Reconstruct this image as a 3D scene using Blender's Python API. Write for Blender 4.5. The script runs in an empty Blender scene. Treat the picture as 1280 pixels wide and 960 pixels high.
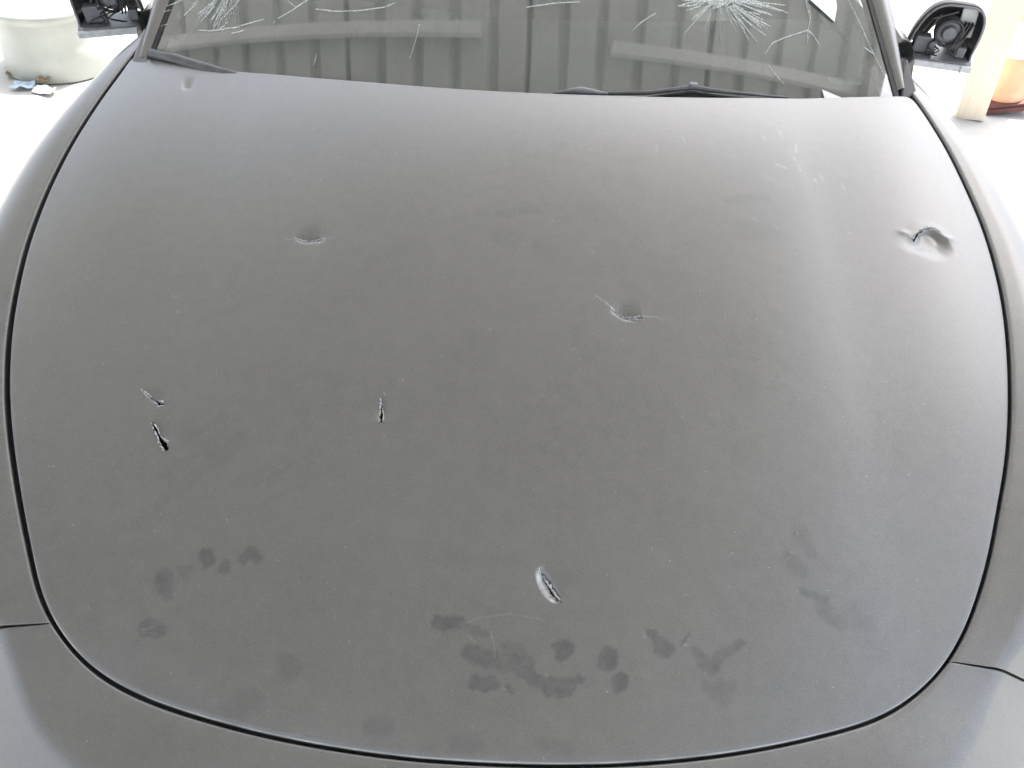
import bpy, bmesh, math, random
import numpy as np
from mathutils import Vector, Matrix
from mathutils.geometry import delaunay_2d_cdt
R = math.radians
random.seed(7)
rng = np.random.default_rng(7)
sc = bpy.context.scene
col = sc.collection

# ------------------------------------------------------------------ camera
cam = bpy.data.cameras.new('camera'); cam_o = bpy.data.objects.new('camera', cam); col.objects.link(cam_o)
PITCH, ROLL = R(-48), R(2.3)
fw = Vector((0, math.cos(PITCH), math.sin(PITCH))); up0 = Vector((0, -math.sin(PITCH), math.cos(PITCH))); rt0 = Vector((1, 0, 0))
rt = rt0 * math.cos(ROLL) + up0 * math.sin(ROLL); up = up0 * math.cos(ROLL) - rt0 * math.sin(ROLL)
mw = Matrix((rt, up, -fw)).transposed().to_4x4(); mw.translation = (0, -.24, 1.65)
cam_o.matrix_world = mw
cam.sensor_fit = 'HORIZONTAL'; cam.sensor_width = 36; cam.lens = 36 * 960 / 1280
cam.clip_start = .02; cam.clip_end = 1000
sc.camera = cam_o
# ------------------------------------------------------------------ daylight
SUN_EL, SUN_AZ = R(60), R(30)          # sun stands behind the car, a little to the right
world = bpy.data.worlds.new('World'); sc.world = world; world.use_nodes = True
wn = world.node_tree; bg = wn.nodes['Background']
sky = wn.nodes.new('ShaderNodeTexSky'); sky.sky_type = 'NISHITA'; sky.sun_disc = False
sky.sun_elevation = SUN_EL; sky.sun_rotation = SUN_AZ; sky.dust_density = 4.2; sky.air_density = 1.0
hz = wn.nodes.new('ShaderNodeHueSaturation'); hz.inputs['Saturation'].default_value = .5      # hazy, pale sky
wn.links.new(sky.outputs[0], hz.inputs['Color']); wn.links.new(hz.outputs[0], bg.inputs[0]); bg.inputs[1].default_value = .15
sl = bpy.data.lights.new('sun', 'SUN'); sl.energy = 4.0; sl.angle = R(.6); sl.color = (1, .97, .93)
sun = bpy.data.objects.new('sun', sl); col.objects.link(sun)
sd = Vector((math.sin(SUN_AZ) * math.cos(SUN_EL), math.cos(SUN_AZ) * math.cos(SUN_EL), math.sin(SUN_EL)))
sun.rotation_euler = sd.to_track_quat('Z', 'Y').to_euler()
sun.location = (0, 8, 12)
vs = sc.view_settings; vs.view_transform = 'Standard'; vs.look = 'None'; vs.gamma = 1; vs.use_curve_mapping = False
vs.exposure = 1.95

# ------------------------------------------------------------------ measured outlines (metres, car axes)
HOOD_LEFT = [(-0.5558, 0.1616),(-0.5797, 0.1907),(-0.5966, 0.2246),(-0.6283, 0.285),(-0.6657, 0.3623),(-0.6936, 0.426),(-0.7106, 0.4736),(-0.7267, 0.524),(-0.7386, 0.5706),(-0.7508, 0.6313),(-0.7614, 0.6948),(-0.7667, 0.7559),(-0.7697, 0.8194),(-0.7685, 0.9126),(-0.7628, 0.9858),(-0.7563, 1.0519),(-0.7485, 1.1085),(-0.7441, 1.1595),(-0.7425, 1.1686),(-0.7345, 1.1685)]
HOOD_REAR = [(-0.7256, 1.1657),(-0.6476, 1.1376),(-0.5605, 1.1202),(-0.4907, 1.109),(-0.3743, 1.0829),(-0.2265, 1.0582),(-0.1192, 1.0461),(-0.0206, 1.0411),(0.0847, 1.0423),(0.2052, 1.0503),(0.3212, 1.0647),(0.4415, 1.087),(0.5655, 1.1111),(0.6429, 1.1232),(0.6994, 1.1354),(0.7123, 1.1371),(0.7222, 1.1333),(0.7274, 1.1186)]
HOOD_RIGHT = [(0.7359, 1.0735),(0.7483, 0.9871),(0.7548, 0.887),(0.7578, 0.8032),(0.7518, 0.7065),(0.7406, 0.6291),(0.7214, 0.5427),(0.6992, 0.4612),(0.675, 0.3915),(0.6503, 0.3348),(0.6305, 0.2855),(0.6052, 0.2363),(0.5802, 0.1938),(0.5533, 0.1589)]
HOOD_FRONT = [(0.521, 0.1298),(0.484, 0.1058),(0.4475, 0.0886),(0.3805, 0.0697),(0.3148, 0.0543),(0.2385, 0.0408),(0.164, 0.032),(0.095, 0.0269),(0.0173, 0.0249),(-0.0814, 0.0263),(-0.1386, 0.0301),(-0.2087, 0.0373),(-0.2804, 0.048),(-0.3493, 0.0621),(-0.3847, 0.0705),(-0.4263, 0.0824),(-0.4643, 0.0972),(-0.4963, 0.113),(-0.5263, 0.1341)]
STAINS_SHADE = [(-0.48, 0.4012, -0.4624, 0.3842, 0.009, 0.985, 0.35, 1.2),(-0.4946, 0.4506, -0.4773, 0.4362, 0.0069, 1.017, 0.3, 1.2),(-0.4727, 0.2786, -0.3581, 0.3696, 0.0054, 0.9524, 0.13, 1.2),(-0.5207, 0.3192, -0.4356, 0.3979, 0.0056, 0.9635, 0.12, 1.2),(-0.3319, 0.2874, -0.2255, 0.3435, 0.0042, 0.9624, 0.12, 1.2),(-0.2217, 0.6525, -0.1542, 0.6972, 0.0084, 1.218, 0.12, 1.2),(-0.4559, 0.5609, -0.3684, 0.5982, 0.0072, 1.1194, 0.1, 1.2),(-0.0754, 0.1644, -0.0541, 0.1642, 0.0087, 0.8942, 0.9, 0.5),(-0.0511, 0.1626, -0.0206, 0.1533, 0.0048, 0.8912, 0.6, 0.8),(-0.0348, 0.1333, -0.0212, 0.1287, 0.0124, 0.8788, 0.8, 0.5),(-0.0058, 0.1251, 0.0276, 0.1246, 0.0114, 0.8755, 0.75, 0.5),(0.0088, 0.1415, 0.0224, 0.1361, 0.0086, 0.8817, 0.55, 0.8),(-0.0301, 0.1028, -0.0066, 0.1028, 0.0085, 0.8661, 0.95, 0.4),(0.0087, 0.0984, 0.0163, 0.0971, 0.0047, 0.8635, 0.8, 0.5),(0.0279, 0.1147, 0.0613, 0.102, 0.0076, 0.8673, 0.9, 0.4),(0.0614, 0.1012, 0.0783, 0.1027, 0.0123, 0.8637, 0.95, 0.4),(0.0858, 0.1063, 0.0943, 0.1115, 0.0057, 0.8658, 0.8, 0.5),(0.0691, 0.143, 0.0806, 0.1435, 0.0086, 0.8819, 0.95, 0.35),(0.0712, 0.1364, 0.0759, 0.1357, 0.0086, 0.8786, 0.9, 0.35),(0.1277, 0.1354, 0.1277, 0.1312, 0.0125, 0.8747, 1, 0.35),(0.1427, 0.1112, 0.1417, 0.1062, 0.0105, 0.8629, 1, 0.35),(0.1795, 0.1626, 0.1918, 0.1512, 0.0059, 0.8813, 0.9, 0.4),(0.1918, 0.1512, 0.1994, 0.1465, 0.0107, 0.8769, 0.9, 0.4),(0.2173, 0.156, 0.2274, 0.1634, 0.0029, 0.8795, 0.7, 0.5),(0.2325, 0.1474, 0.2436, 0.137, 0.0068, 0.87, 0.8, 0.5),(0.2435, 0.1345, 0.251, 0.1307, 0.0097, 0.8649, 0.8, 0.5),(0.2532, 0.1341, 0.2881, 0.1582, 0.0059, 0.8685, 0.75, 0.5),(0.247, 0.1105, 0.2761, 0.1137, 0.0077, 0.8545, 0.5, 0.7),(0.2591, 0.1046, 0.2658, 0.1033, 0.0125, 0.8509, 0.45, 0.7),(0.3602, 0.2587, 0.3732, 0.2446, 0.0105, 0.9063, 0.5, 0.7),(0.3783, 0.289, 0.384, 0.2836, 0.0107, 0.9218, 0.45, 0.7),(0.389, 0.2724, 0.3915, 0.2668, 0.0074, 0.9119, 0.45, 0.7),(0.3765, 0.2199, 0.4002, 0.2116, 0.0052, 0.8856, 0.7, 0.5),(0.3945, 0.2066, 0.4197, 0.1879, 0.0093, 0.874, 0.6, 0.7),(0.4347, 0.1997, 0.453, 0.1903, 0.0136, 0.8672, 0.4, 0.8),(0.4639, 0.1664, 0.4654, 0.163, 0.0145, 0.85, 0.2, 0.9),(-0.4249, 0.2097, -0.4208, 0.2005, 0.0124, 0.8897, 0.75, 0.6),(-0.4175, 0.1951, -0.4129, 0.1878, 0.0051, 0.884, 0.6, 0.7),(-0.4061, 0.2225, -0.3915, 0.2216, 0.0041, 0.9011, 0.45, 0.7),(-0.3994, 0.2151, -0.3967, 0.2124, 0.0082, 0.897, 0.4, 0.7),(-0.3771, 0.2365, -0.3745, 0.229, 0.0103, 0.9091, 0.9, 0.4),(-0.3502, 0.2253, -0.3502, 0.2197, 0.0082, 0.9068, 0.8, 0.5),(-0.3257, 0.2309, -0.3206, 0.2366, 0.0061, 0.9152, 0.8, 0.5),(-0.3189, 0.2384, -0.3108, 0.2329, 0.0082, 0.9169, 0.85, 0.4),(-0.4337, 0.1542, -0.4198, 0.1507, 0.0121, 0.8642, 0.75, 0.5),(-0.255, 0.1163, -0.2483, 0.1098, 0.0125, 0.8636, 0.5, 0.7),(-0.3071, 0.0714, -0.2949, 0.078, 0.0171, 0.8431, 0.3, 0.9),(-0.1459, 0.0555, -0.1339, 0.0558, 0.012, 0.8446, 0.4, 0.7),(-0.0458, 0.0412, -0.0275, 0.0418, 0.011, 0.8403, 0.35, 0.8),(0.0534, 0.0446, 0.0811, 0.0394, 0.0092, 0.8386, 0.35, 0.8),(-0.3298, 0.3215, -0.2699, 0.3568, 0.0027, 0.9742, 0.25, 0.9),(-0.4292, 0.3846, -0.3867, 0.4138, 0.0056, 0.9978, 0.22, 0.9),(-0.3985, 0.3647, -0.3613, 0.3858, 0.0077, 0.987, 0.15, 0.9),(-0.0328, 0.7505, 0.0289, 0.7633, 0.0062, 1.2934, 0.25, 0.8),(-0.0237, 0.7103, -0.0088, 0.7019, 0.0146, 1.2476, 0.22, 0.9),(0.0304, 0.6859, 0.0522, 0.6813, 0.0108, 1.2257, 0.2, 0.9),(0.334, 0.8128, 0.4018, 0.8278, 0.0067, 1.3067, 0.25, 0.9),(0.3464, 0.7519, 0.4042, 0.7534, 0.0157, 1.2422, 0.2, 0.9),(-0.0146, 0.8675, 0.0636, 0.8817, 0.0078, 1.4114, 0.12, 0.9),(0.1014, 0.7682, 0.1389, 0.7615, 0.0151, 1.2928, 0.15, 0.9),(-0.2432, 0.4705, -0.2258, 0.5067, 0.0179, 1.0731, 0.1, 1),(-0.0903, 0.4968, -0.036, 0.5231, 0.0223, 1.0937, 0.08, 1),(0.1713, 0.3221, 0.2325, 0.2961, 0.0208, 0.956, 0.08, 1)]  # leading entries: dent shade painted beside the paired tears; the rest are stains
CHIPS = [(0.1162, 0.6104, 0.1312, 0.5993, 0.0014, 1.1559, 1.0),(0.1312, 0.5993, 0.1438, 0.5882, 0.002, 1.1461, 1.3),(0.1842, 0.5807, 0.204, 0.581, 0.0016, 1.1307, 0.8),(0.204, 0.581, 0.2143, 0.5766, 0.0013, 1.1275, 0.5),(-0.3548, 0.7, -0.3386, 0.6996, 0.0016, 1.2259, 0.5),(-0.292, 0.7017, -0.2796, 0.7015, 0.0012, 1.2343, 0.4),(-0.0511, 0.1626, -0.0274, 0.1712, 0.001, 0.8954, 0.5),(-0.0274, 0.1712, 0.0112, 0.1769, 0.0011, 0.8985, 0.55),(0.0112, 0.1769, 0.0502, 0.1714, 0.001, 0.8977, 0.4),(-0.014, 0.1561, -0.0085, 0.1426, 0.0012, 0.887, 0.8),(-0.0085, 0.1426, -0.0069, 0.1292, 0.0009, 0.8808, 0.5),(-0.0041, 0.1102, -0.0026, 0.0997, 0.0008, 0.8669, 0.4),(0.0031, 0.0974, 0.0069, 0.0967, 0.0014, 0.8634, 0.6),(0.1727, 0.1649, 0.1715, 0.1571, 0.0018, 0.8843, 0.5),(0.2201, 0.1527, 0.2259, 0.153, 0.0013, 0.8763, 0.8),(-0.0397, 0.1509, -0.0316, 0.1444, 0.0024, 0.8864, 0.35),(0.4715, 0.9638, 0.4682, 0.9451, 0.0023, 1.4211, 0.8),(0.4614, 0.93, 0.4636, 0.9265, 0.0023, 1.3942, 0.8),(0.4273, 0.9083, 0.4428, 0.9016, 0.0023, 1.3767, 0.7),(0.4655, 0.9133, 0.4686, 0.8987, 0.0023, 1.369, 0.7),(0.4894, 0.8838, 0.4922, 0.8769, 0.0025, 1.3425, 0.8),(0.5, 0.8967, 0.5056, 0.8827, 0.0028, 1.356, 0.4),(0.5339, 0.8809, 0.5375, 0.8649, 0.0021, 1.3473, 0.5),(0.4467, 0.9941, 0.4512, 0.9783, 0.003, 1.4641, 0.35),(0.4153, 0.9756, 0.4163, 0.9635, 0.0029, 1.454, 0.3),(0.402, 0.876, 0.4461, 0.8544, 0.0097, 1.338, 0.1),(0.461, 0.9437, 0.476, 0.8704, 0.0129, 1.3689, 0.1),(0.4028, 0.7709, 0.4109, 0.764, 0.0019, 1.2487, 0.5),(0.3692, 0.7808, 0.3789, 0.7756, 0.002, 1.2657, 0.4),(-0.5152, 0.1782, -0.511, 0.1738, 0.0012, 0.8779, 0.5),(-0.4416, 0.149, -0.42, 0.1472, 0.0013, 0.8617, 0.3),(-0.439, 0.1507, -0.4258, 0.1551, 0.0018, 0.8636, 0.5),(0.3745, 0.2926, 0.3751, 0.2888, 0.0015, 0.925, 0.6),(0.3631, 0.2666, 0.3682, 0.265, 0.0023, 0.9136, 0.5),(0.3665, 0.2219, 0.3704, 0.2204, 0.0016, 0.8911, 0.5),(0.4094, 0.2032, 0.4152, 0.2, 0.0012, 0.8753, 0.5),(0.525, 0.7743, 0.5297, 0.7715, 0.002, 1.2503, 0.6),(0.5674, 0.2608, 0.5681, 0.259, 0.0011, 0.9119, 0.5),(-0.1833, 0.142, -0.1822, 0.1403, 0.0013, 0.8803, 1),(0.0535, 0.114, 0.0545, 0.1132, 0.0012, 0.8693, 0.9),(-0.2731, 0.0848, -0.2719, 0.0832, 0.0011, 0.8494, 0.7),(-0.0104, 0.0316, -0.0092, 0.027, 0.0009, 0.8352, 0.6),(-0.6488, 0.6356, -0.6422, 0.6299, 0.0012, 1.1636, 0.6),(-0.4935, 0.5769, -0.4916, 0.5742, 0.0015, 1.1099, 0.8),(-0.5088, 0.6044, -0.4996, 0.6015, 0.0012, 1.134, 0.4),(-0.3585, 0.2786, -0.3571, 0.2767, 0.0013, 0.9345, 0.9),(-0.1739, 0.4467, -0.1714, 0.4433, 0.0012, 1.0476, 0.9),(0.0398, 0.4524, 0.0453, 0.4481, 0.0014, 1.0512, 0.6),(0.2715, 0.9482, 0.2746, 0.9367, 0.0019, 1.4564, 0.5),(0.2246, 0.9223, 0.2262, 0.9071, 0.002, 1.4333, 0.4),(-0.2603, 1.0335, -0.2568, 1.0289, 0.0018, 1.5978, 0.4),(-0.7672, 0.6924, -0.7657, 0.7061, 0.0031, 1.1442, 1.0),(0.1846, 0.2604, 0.1856, 0.2595, 0.0011, 0.9316, 0.8),(0.2858, 0.2601, 0.2878, 0.2593, 0.0012, 0.921, 0.8),(0.2787, 0.2206, 0.2797, 0.2197, 0.0011, 0.9022, 0.6),(0.1127, 0.6913, 0.1173, 0.6769, 0.0015, 1.2209, 0.4),(0.0516, 0.7439, 0.0565, 0.741, 0.0015, 1.2772, 0.4)]
TEARS = {'crease': {'l': [(-0.6176, 1.0644),(-0.6069, 1.0681),(-0.5927, 1.0694)], 'h': None, 'wl': 0.026, 'wr': 0.0074, 'd': 0.0035}, 'slit_long': {'l': [(-0.3414, 0.7012),(-0.3263, 0.7001),(-0.3117, 0.7013),(-0.3015, 0.6996),(-0.292, 0.7017)], 'h': [0.00041, 0.00124, 0.00179, 0.00206, 0.00096], 'wl': 0.0151, 'wr': 0.0055, 'd': 0.008}, 'slit_mid': {'l': [(0.138, 0.5904),(0.146, 0.5857),(0.1598, 0.5801),(0.1713, 0.5784),(0.1829, 0.578)], 'h': [0.00074, 0.00112, 0.00211, 0.00322, 0.00223], 'wl': 0.0161, 'wr': 0.005, 'd': 0.009}, 'arc': {'l': [(0.6215, 0.7767),(0.6311, 0.7678),(0.6401, 0.7833),(0.6527, 0.7921),(0.6667, 0.7953),(0.6771, 0.7891),(0.6845, 0.772)], 'h': [0.0, 0.00273, 0.00197, 0.00152, 0.00152, 0.00061, 0.0], 'wl': 0.0137, 'wr': 0.0364, 'd': 0.013}, 'pair_top': {'l': [(-0.515, 0.4544),(-0.5052, 0.4473),(-0.4957, 0.4413),(-0.4836, 0.4341),(-0.4773, 0.4316)], 'h': [0.00035, 0.00173, 0.00092, 0.0037, 0.00092], 'wl': 0.0116, 'wr': 0.0046, 'd': 0.003}, 'pair_low': {'l': [(-0.4882, 0.4069),(-0.4814, 0.3979),(-0.473, 0.3866),(-0.465, 0.3766),(-0.4568, 0.37)], 'h': [0.00089, 0.00245, 0.00178, 0.00535, 0.00401], 'wl': 0.0122, 'wr': 0.0045, 'd': 0.004}, 'upright': {'l': [(-0.1788, 0.4409),(-0.1765, 0.4307),(-0.1747, 0.4195),(-0.1732, 0.4062)], 'h': [0.00033, 0.00099, 0.0022, 0.00297], 'wl': 0.0088, 'wr': 0.0088, 'd': 0.0045}, 'almond': {'l': [(0.0429, 0.2301),(0.0501, 0.2185),(0.0593, 0.2054),(0.0703, 0.1925)], 'h': [0.00047, 0.00122, 0.00169, 0.00094], 'wl': 0.0066, 'wr': 0.0122, 'd': 0.011}}
GLASS_LEFT = [(-0.7067, 1.177, 0.977),(-0.7083, 1.2035, 0.9909),(-0.7051, 1.2744, 1.0288)]
CRACKS = {'left': [[(-0.3691, 1.2689, 1.0584),(-0.4133, 1.2547, 1.0478),(-0.4329, 1.2398, 1.0384),(-0.4484, 1.2295, 1.0317),(-0.4654, 1.2194, 1.025)], [(-0.4329, 1.2398, 1.0384),(-0.4479, 1.2499, 1.0426),(-0.4588, 1.263, 1.0486)], [(-0.5688, 1.2631, 1.0385),(-0.5787, 1.2354, 1.0228),(-0.5825, 1.22, 1.0142),(-0.5895, 1.2049, 1.0055)], [(-0.5622, 1.2186, 1.0156),(-0.577, 1.2041, 1.0064)], [(-0.6177, 1.2062, 1.0031),(-0.5955, 1.2038, 1.0043),(-0.5754, 1.204, 1.0065),(-0.5374, 1.2078, 1.0123)], [(-0.5511, 1.1962, 1.0048),(-0.5314, 1.1981, 1.0078),(-0.5288, 1.2011, 1.0096)], [(-0.7022, 1.2581, 1.0206),(-0.682, 1.261, 1.0246),(-0.6594, 1.2686, 1.0314)], [(-0.7015, 1.2454, 1.0139),(-0.6787, 1.2512, 1.0198)], [(-0.7012, 1.217, 0.9989),(-0.6908, 1.2207, 1.0022),(-0.6817, 1.2231, 1.0046)], [(-0.6386, 1.2573, 1.0278),(-0.6188, 1.2716, 1.0376)], [(-0.5452, 1.2615, 1.04),(-0.5714, 1.2286, 1.02)], [(-0.604, 1.2577, 1.0319),(-0.6211, 1.2275, 1.014)], [(-0.5926, 1.2648, 1.0369),(-0.6061, 1.2311, 1.0176)], [(-0.6511, 1.2378, 1.016),(-0.6295, 1.2597, 1.0301)], [(-0.3958, 1.2353, 1.0388),(-0.3572, 1.2294, 1.0383),(-0.3119, 1.2299, 1.0413),(-0.2673, 1.2355, 1.0466),(-0.2456, 1.2447, 1.0524)], [(-0.4725, 1.2151, 1.0221),(-0.4732, 1.2089, 1.0188)], [(-0.1974, 1.2044, 1.033),(-0.2057, 1.1588, 1.0085),(-0.2113, 1.1378, 0.9972)], [(-0.3843, 1.149, 0.9939),(-0.3878, 1.1281, 0.9825)], [(-0.3005, 1.1897, 1.0206),(-0.3009, 1.179, 1.0149)], [(-0.493, 1.2192, 1.0225),(-0.5377, 1.2093, 1.0131)]], 'star': [[(0.3484, 1.2739, 1.0624),(0.3327, 1.2581, 1.055),(0.3172, 1.244, 1.0485)], [(0.3529, 1.2696, 1.0599),(0.3506, 1.2444, 1.0467),(0.3455, 1.2222, 1.0352)], [(0.3761, 1.2754, 1.0614),(0.3937, 1.2524, 1.048),(0.4094, 1.2232, 1.0314),(0.4165, 1.2086, 1.0231)], [(0.387, 1.2798, 1.063),(0.4125, 1.2608, 1.0511),(0.4364, 1.245, 1.0409)], [(0.3948, 1.2823, 1.0638),(0.4329, 1.2696, 1.0542),(0.4636, 1.2641, 1.0488)], [(0.3331, 1.2722, 1.0625),(0.3054, 1.2646, 1.06),(0.2841, 1.2625, 1.0601)], [(0.3225, 1.2789, 1.0667),(0.2903, 1.2725, 1.065)], [(0.3637, 1.2708, 1.0598),(0.3677, 1.2525, 1.0498)], [(0.4026, 1.2848, 1.0645),(0.4568, 1.2821, 1.0589),(0.4952, 1.2731, 1.0508)], [(0.3822, 1.2729, 1.0597),(0.4015, 1.2564, 1.0496),(0.4238, 1.2373, 1.0378)], [(0.3406, 1.2683, 1.0599),(0.3265, 1.2543, 1.0534)], [(0.3913, 1.2709, 1.058),(0.4173, 1.2646, 1.0527),(0.4403, 1.2627, 1.05)], [(0.3715, 1.2749, 1.0614),(0.386, 1.2515, 1.0481),(0.3963, 1.2402, 1.0414)], [(0.3253, 1.2667, 1.06),(0.2991, 1.2546, 1.0551)], [(0.1963, 1.2069, 1.0344),(0.2188, 1.2287, 1.0451),(0.2415, 1.2446, 1.0526)], [(-0.0028, 1.2396, 1.0552),(0.0462, 1.2496, 1.0603),(0.0985, 1.2557, 1.0628)]], 'branch': [[(0.5309, 1.3178, 1.0713),(0.5338, 1.2896, 1.056),(0.5386, 1.2666, 1.0433),(0.5326, 1.2453, 1.0327)], [(0.5386, 1.2666, 1.0433),(0.5386, 1.2903, 1.0559),(0.5331, 1.3022, 1.0627)], [(0.5326, 1.2453, 1.0327),(0.5085, 1.2342, 1.029),(0.4847, 1.2233, 1.0254),(0.4625, 1.2112, 1.0209),(0.446, 1.1877, 1.0098)], [(0.5326, 1.2453, 1.0327),(0.53, 1.2294, 1.0245),(0.5292, 1.2169, 1.0179)], [(0.5326, 1.2453, 1.0327),(0.5444, 1.2346, 1.0258),(0.5527, 1.2187, 1.0166)], [(0.5355, 1.2426, 1.031),(0.5312, 1.2234, 1.0212)], [(0.4511, 1.1671, 0.9984),(0.4654, 1.1493, 0.9878),(0.4798, 1.1346, 0.9788)], [(0.617, 1.3183, 1.0626),(0.6373, 1.2738, 1.0367),(0.6542, 1.2295, 1.0113),(0.6675, 1.2007, 0.9944),(0.6766, 1.1791, 0.9819)], [(0.6413, 1.2274, 1.0117),(0.6596, 1.2179, 1.0045)]]}
STAR = [(0.3212, 1.2883, 1.0717),(0.3301, 1.2766, 1.065),(0.3453, 1.2704, 1.0608),(0.359, 1.2687, 1.059),(0.376, 1.2738, 1.0606),(0.3948, 1.2823, 1.0638),(0.4108, 1.2953, 1.0695),(0.404, 1.32, 1.0831),(0.3341, 1.3119, 1.0834)]
SKY_GLINT = [(0.5367, 1.3091, 1.0661),(0.5861, 1.2689, 1.0398),(0.593, 1.2985, 1.0547),(0.5918, 1.3239, 1.0683)]
WIPER = [(0.0651, 1.0719, 0.9779),(0.1514, 1.0756, 0.9782),(0.2237, 1.0823, 0.9793),(0.2821, 1.0945, 0.9831),(0.3056, 1.0996, 0.9846),(0.3408, 1.0971, 0.9812),(0.3998, 1.0974, 0.9774),(0.4818, 1.0996, 0.9721)]
WIPER_LEFT = [(-0.7029, 1.1614, 0.9812),(-0.6554, 1.1469, 0.9793),(-0.6065, 1.1297, 0.9758),(-0.5586, 1.1147, 0.9729),(-0.5196, 1.1051, 0.9716)]
CAP = [(0.0535, 1.0728, 0.9785),(0.1037, 1.0798, 0.9815),(0.1514, 1.077, 0.979)]
VIN = [(0.5741, 1.1817, 0.9748),(0.6409, 1.1885, 0.9711),(0.6417, 1.1794, 0.9662),(0.5765, 1.1713, 0.9691)]
PAPER = [(0.5515, 1.1311, 0.9743),(0.5875, 1.1212, 0.9653),(0.5549, 1.1152, 0.9655)]

# ------------------------------------------------------------------ helpers
def empty(name, loc=(0, 0, 0), rz=0, parent=None):
    o = bpy.data.objects.new(name, None); o.empty_display_size = .1
    o.location = loc; o.rotation_euler.z = rz; col.objects.link(o)
    if parent: o.parent = parent
    return o
def tag(o, label=None, cat=None, group=None, kind=None):
    for k, v in (('label', label), ('category', cat), ('group', group), ('kind', kind)):
        if v: o[k] = v
    return o
def mesh_obj(name, verts, faces, mat, parent=None, smooth=True):
    me = bpy.data.meshes.new(name)
    me.from_pydata([tuple(map(float, v)) for v in verts], [], [tuple(map(int, f)) for f in faces])
    me.materials.append(mat)
    if smooth: me.polygons.foreach_set('use_smooth', [True] * len(me.polygons))
    me.update()
    o = bpy.data.objects.new(name, me); col.objects.link(o)
    if parent: o.parent = parent
    return o
def bm_obj(name, bm, mat, parent=None, smooth=False, bevel=0):
    if bevel: bmesh.ops.bevel(bm, geom=bm.edges[:], offset=bevel, segments=2, affect='EDGES', profile=.5, clamp_overlap=True)
    bmesh.ops.recalc_face_normals(bm, faces=bm.faces[:])
    me = bpy.data.meshes.new(name); bm.to_mesh(me); bm.free(); me.materials.append(mat)
    if smooth: me.polygons.foreach_set('use_smooth', [True] * len(me.polygons))
    o = bpy.data.objects.new(name, me); col.objects.link(o)
    if parent: o.parent = parent
    return o
def add_box(bm, c, s, rot=None):
    m = Matrix.Translation(c) @ (rot.to_4x4() if rot else Matrix.Identity(4)) @ Matrix.Diagonal((*s, 1))
    bmesh.ops.create_cube(bm, size=1, matrix=m)
def add_cyl(bm, c, r1, r2, h, n=24, rot=None):
    m = Matrix.Translation(c) @ (rot.to_4x4() if rot else Matrix.Identity(4))
    bmesh.ops.create_cone(bm, cap_ends=True, segments=n, radius1=r1, radius2=r2, depth=h, matrix=m)
def lathe(prof, n=48):
    vs_, fs = [], []
    m = len(prof)
    for i in range(n):
        a = 2 * math.pi * i / n
        for r, z in prof: vs_.append((r * math.cos(a), r * math.sin(a), z))
    for i in range(n):
        j = (i + 1) % n
        for k in range(m - 1): fs.append((i * m + k, j * m + k, j * m + k + 1, i * m + k + 1))
    return vs_, fs
def tube(pts, rad, n=10, flat=1.0, upv=(0, 0, 1)):
    """swept tube, rad per point; flat squashes along upv"""
    vs_, fs = [], []
    pts = [Vector(p) for p in pts]; upv = Vector(upv)
    if not hasattr(rad, '__len__'): rad = [rad] * len(pts)
    for i, p in enumerate(pts):
        t = (pts[min(i + 1, len(pts) - 1)] - pts[max(i - 1, 0)]).normalized()
        s = t.cross(upv).normalized(); u = s.cross(t).normalized()
        for k in range(n):
            a = 2 * math.pi * k / n
            vs_.append(p + s * (rad[i] * math.cos(a)) + u * (rad[i] * flat * math.sin(a)))
    for i in range(len(pts) - 1):
        for k in range(n):
            l = (k + 1) % n
            fs.append((i * n + k, i * n + l, (i + 1) * n + l, (i + 1) * n + k))
    fs.append(tuple(range(n - 1, -1, -1))); b = (len(pts) - 1) * n; fs.append(tuple(range(b, b + n)))
    return vs_, fs
def sstep(t):
    t = np.clip(t, 0, 1); return t * t * (3 - 2 * t)

# ------------------------------------------------------------------ materials
def new_mat(name):
    m = bpy.data.materials.new(name); m.use_nodes = True
    return m, m.node_tree, m.node_tree.nodes['Principled BSDF']
def nd(nt, t, **kw):
    n = nt.nodes.new(t)
    for k, v in kw.items(): setattr(n, k, v)
    return n
def noise(nt, scale, detail=4, rough=.55, vec=None, dist=0):
    n = nd(nt, 'ShaderNodeTexNoise'); n.inputs['Scale'].default_value = scale
    n.inputs['Detail'].default_value = detail; n.inputs['Roughness'].default_value = rough; n.inputs['Distortion'].default_value = dist
    if vec is None:
        tc = nd(nt, 'ShaderNodeTexCoord'); vec = tc.outputs['Object']
    nt.links.new(vec, n.inputs['Vector'])
    return n.outputs['Fac']
def mrange(nt, v, a, b, c, d, smooth=False):
    n = nd(nt, 'ShaderNodeMapRange'); n.clamp = True
    if smooth: n.interpolation_type = 'SMOOTHSTEP'
    nt.links.new(v, n.inputs[0])
    for i, x in enumerate((a, b, c, d)): n.inputs[i + 1].default_value = x
    return n.outputs[0]
def math_n(nt, op, a, b=None):
    n = nd(nt, 'ShaderNodeMath', operation=op)
    for i, x in enumerate((a, b)):
        if x is None: continue
        if isinstance(x, (int, float)): n.inputs[i].default_value = x
        else: nt.links.new(x, n.inputs[i])
    return n.outputs[0]
def mixc(nt, f, a, b):
    n = nd(nt, 'ShaderNodeMix', data_type='RGBA')
    if isinstance(f, (int, float)): n.inputs[0].default_value = f
    else: nt.links.new(f, n.inputs[0])
    for i, x in ((6, a), (7, b)):
        if isinstance(x, tuple): n.inputs[i].default_value = (*x, 1)
        else: nt.links.new(x, n.inputs[i])
    return n.outputs[2]
def bump(nt, bs, h, strength, dist=.001):
    b = nd(nt, 'ShaderNodeBump'); b.inputs['Strength'].default_value = strength; b.inputs['Distance'].default_value = dist
    nt.links.new(h, b.inputs['Height']); nt.links.new(b.outputs[0], bs.inputs['Normal'])
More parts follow.
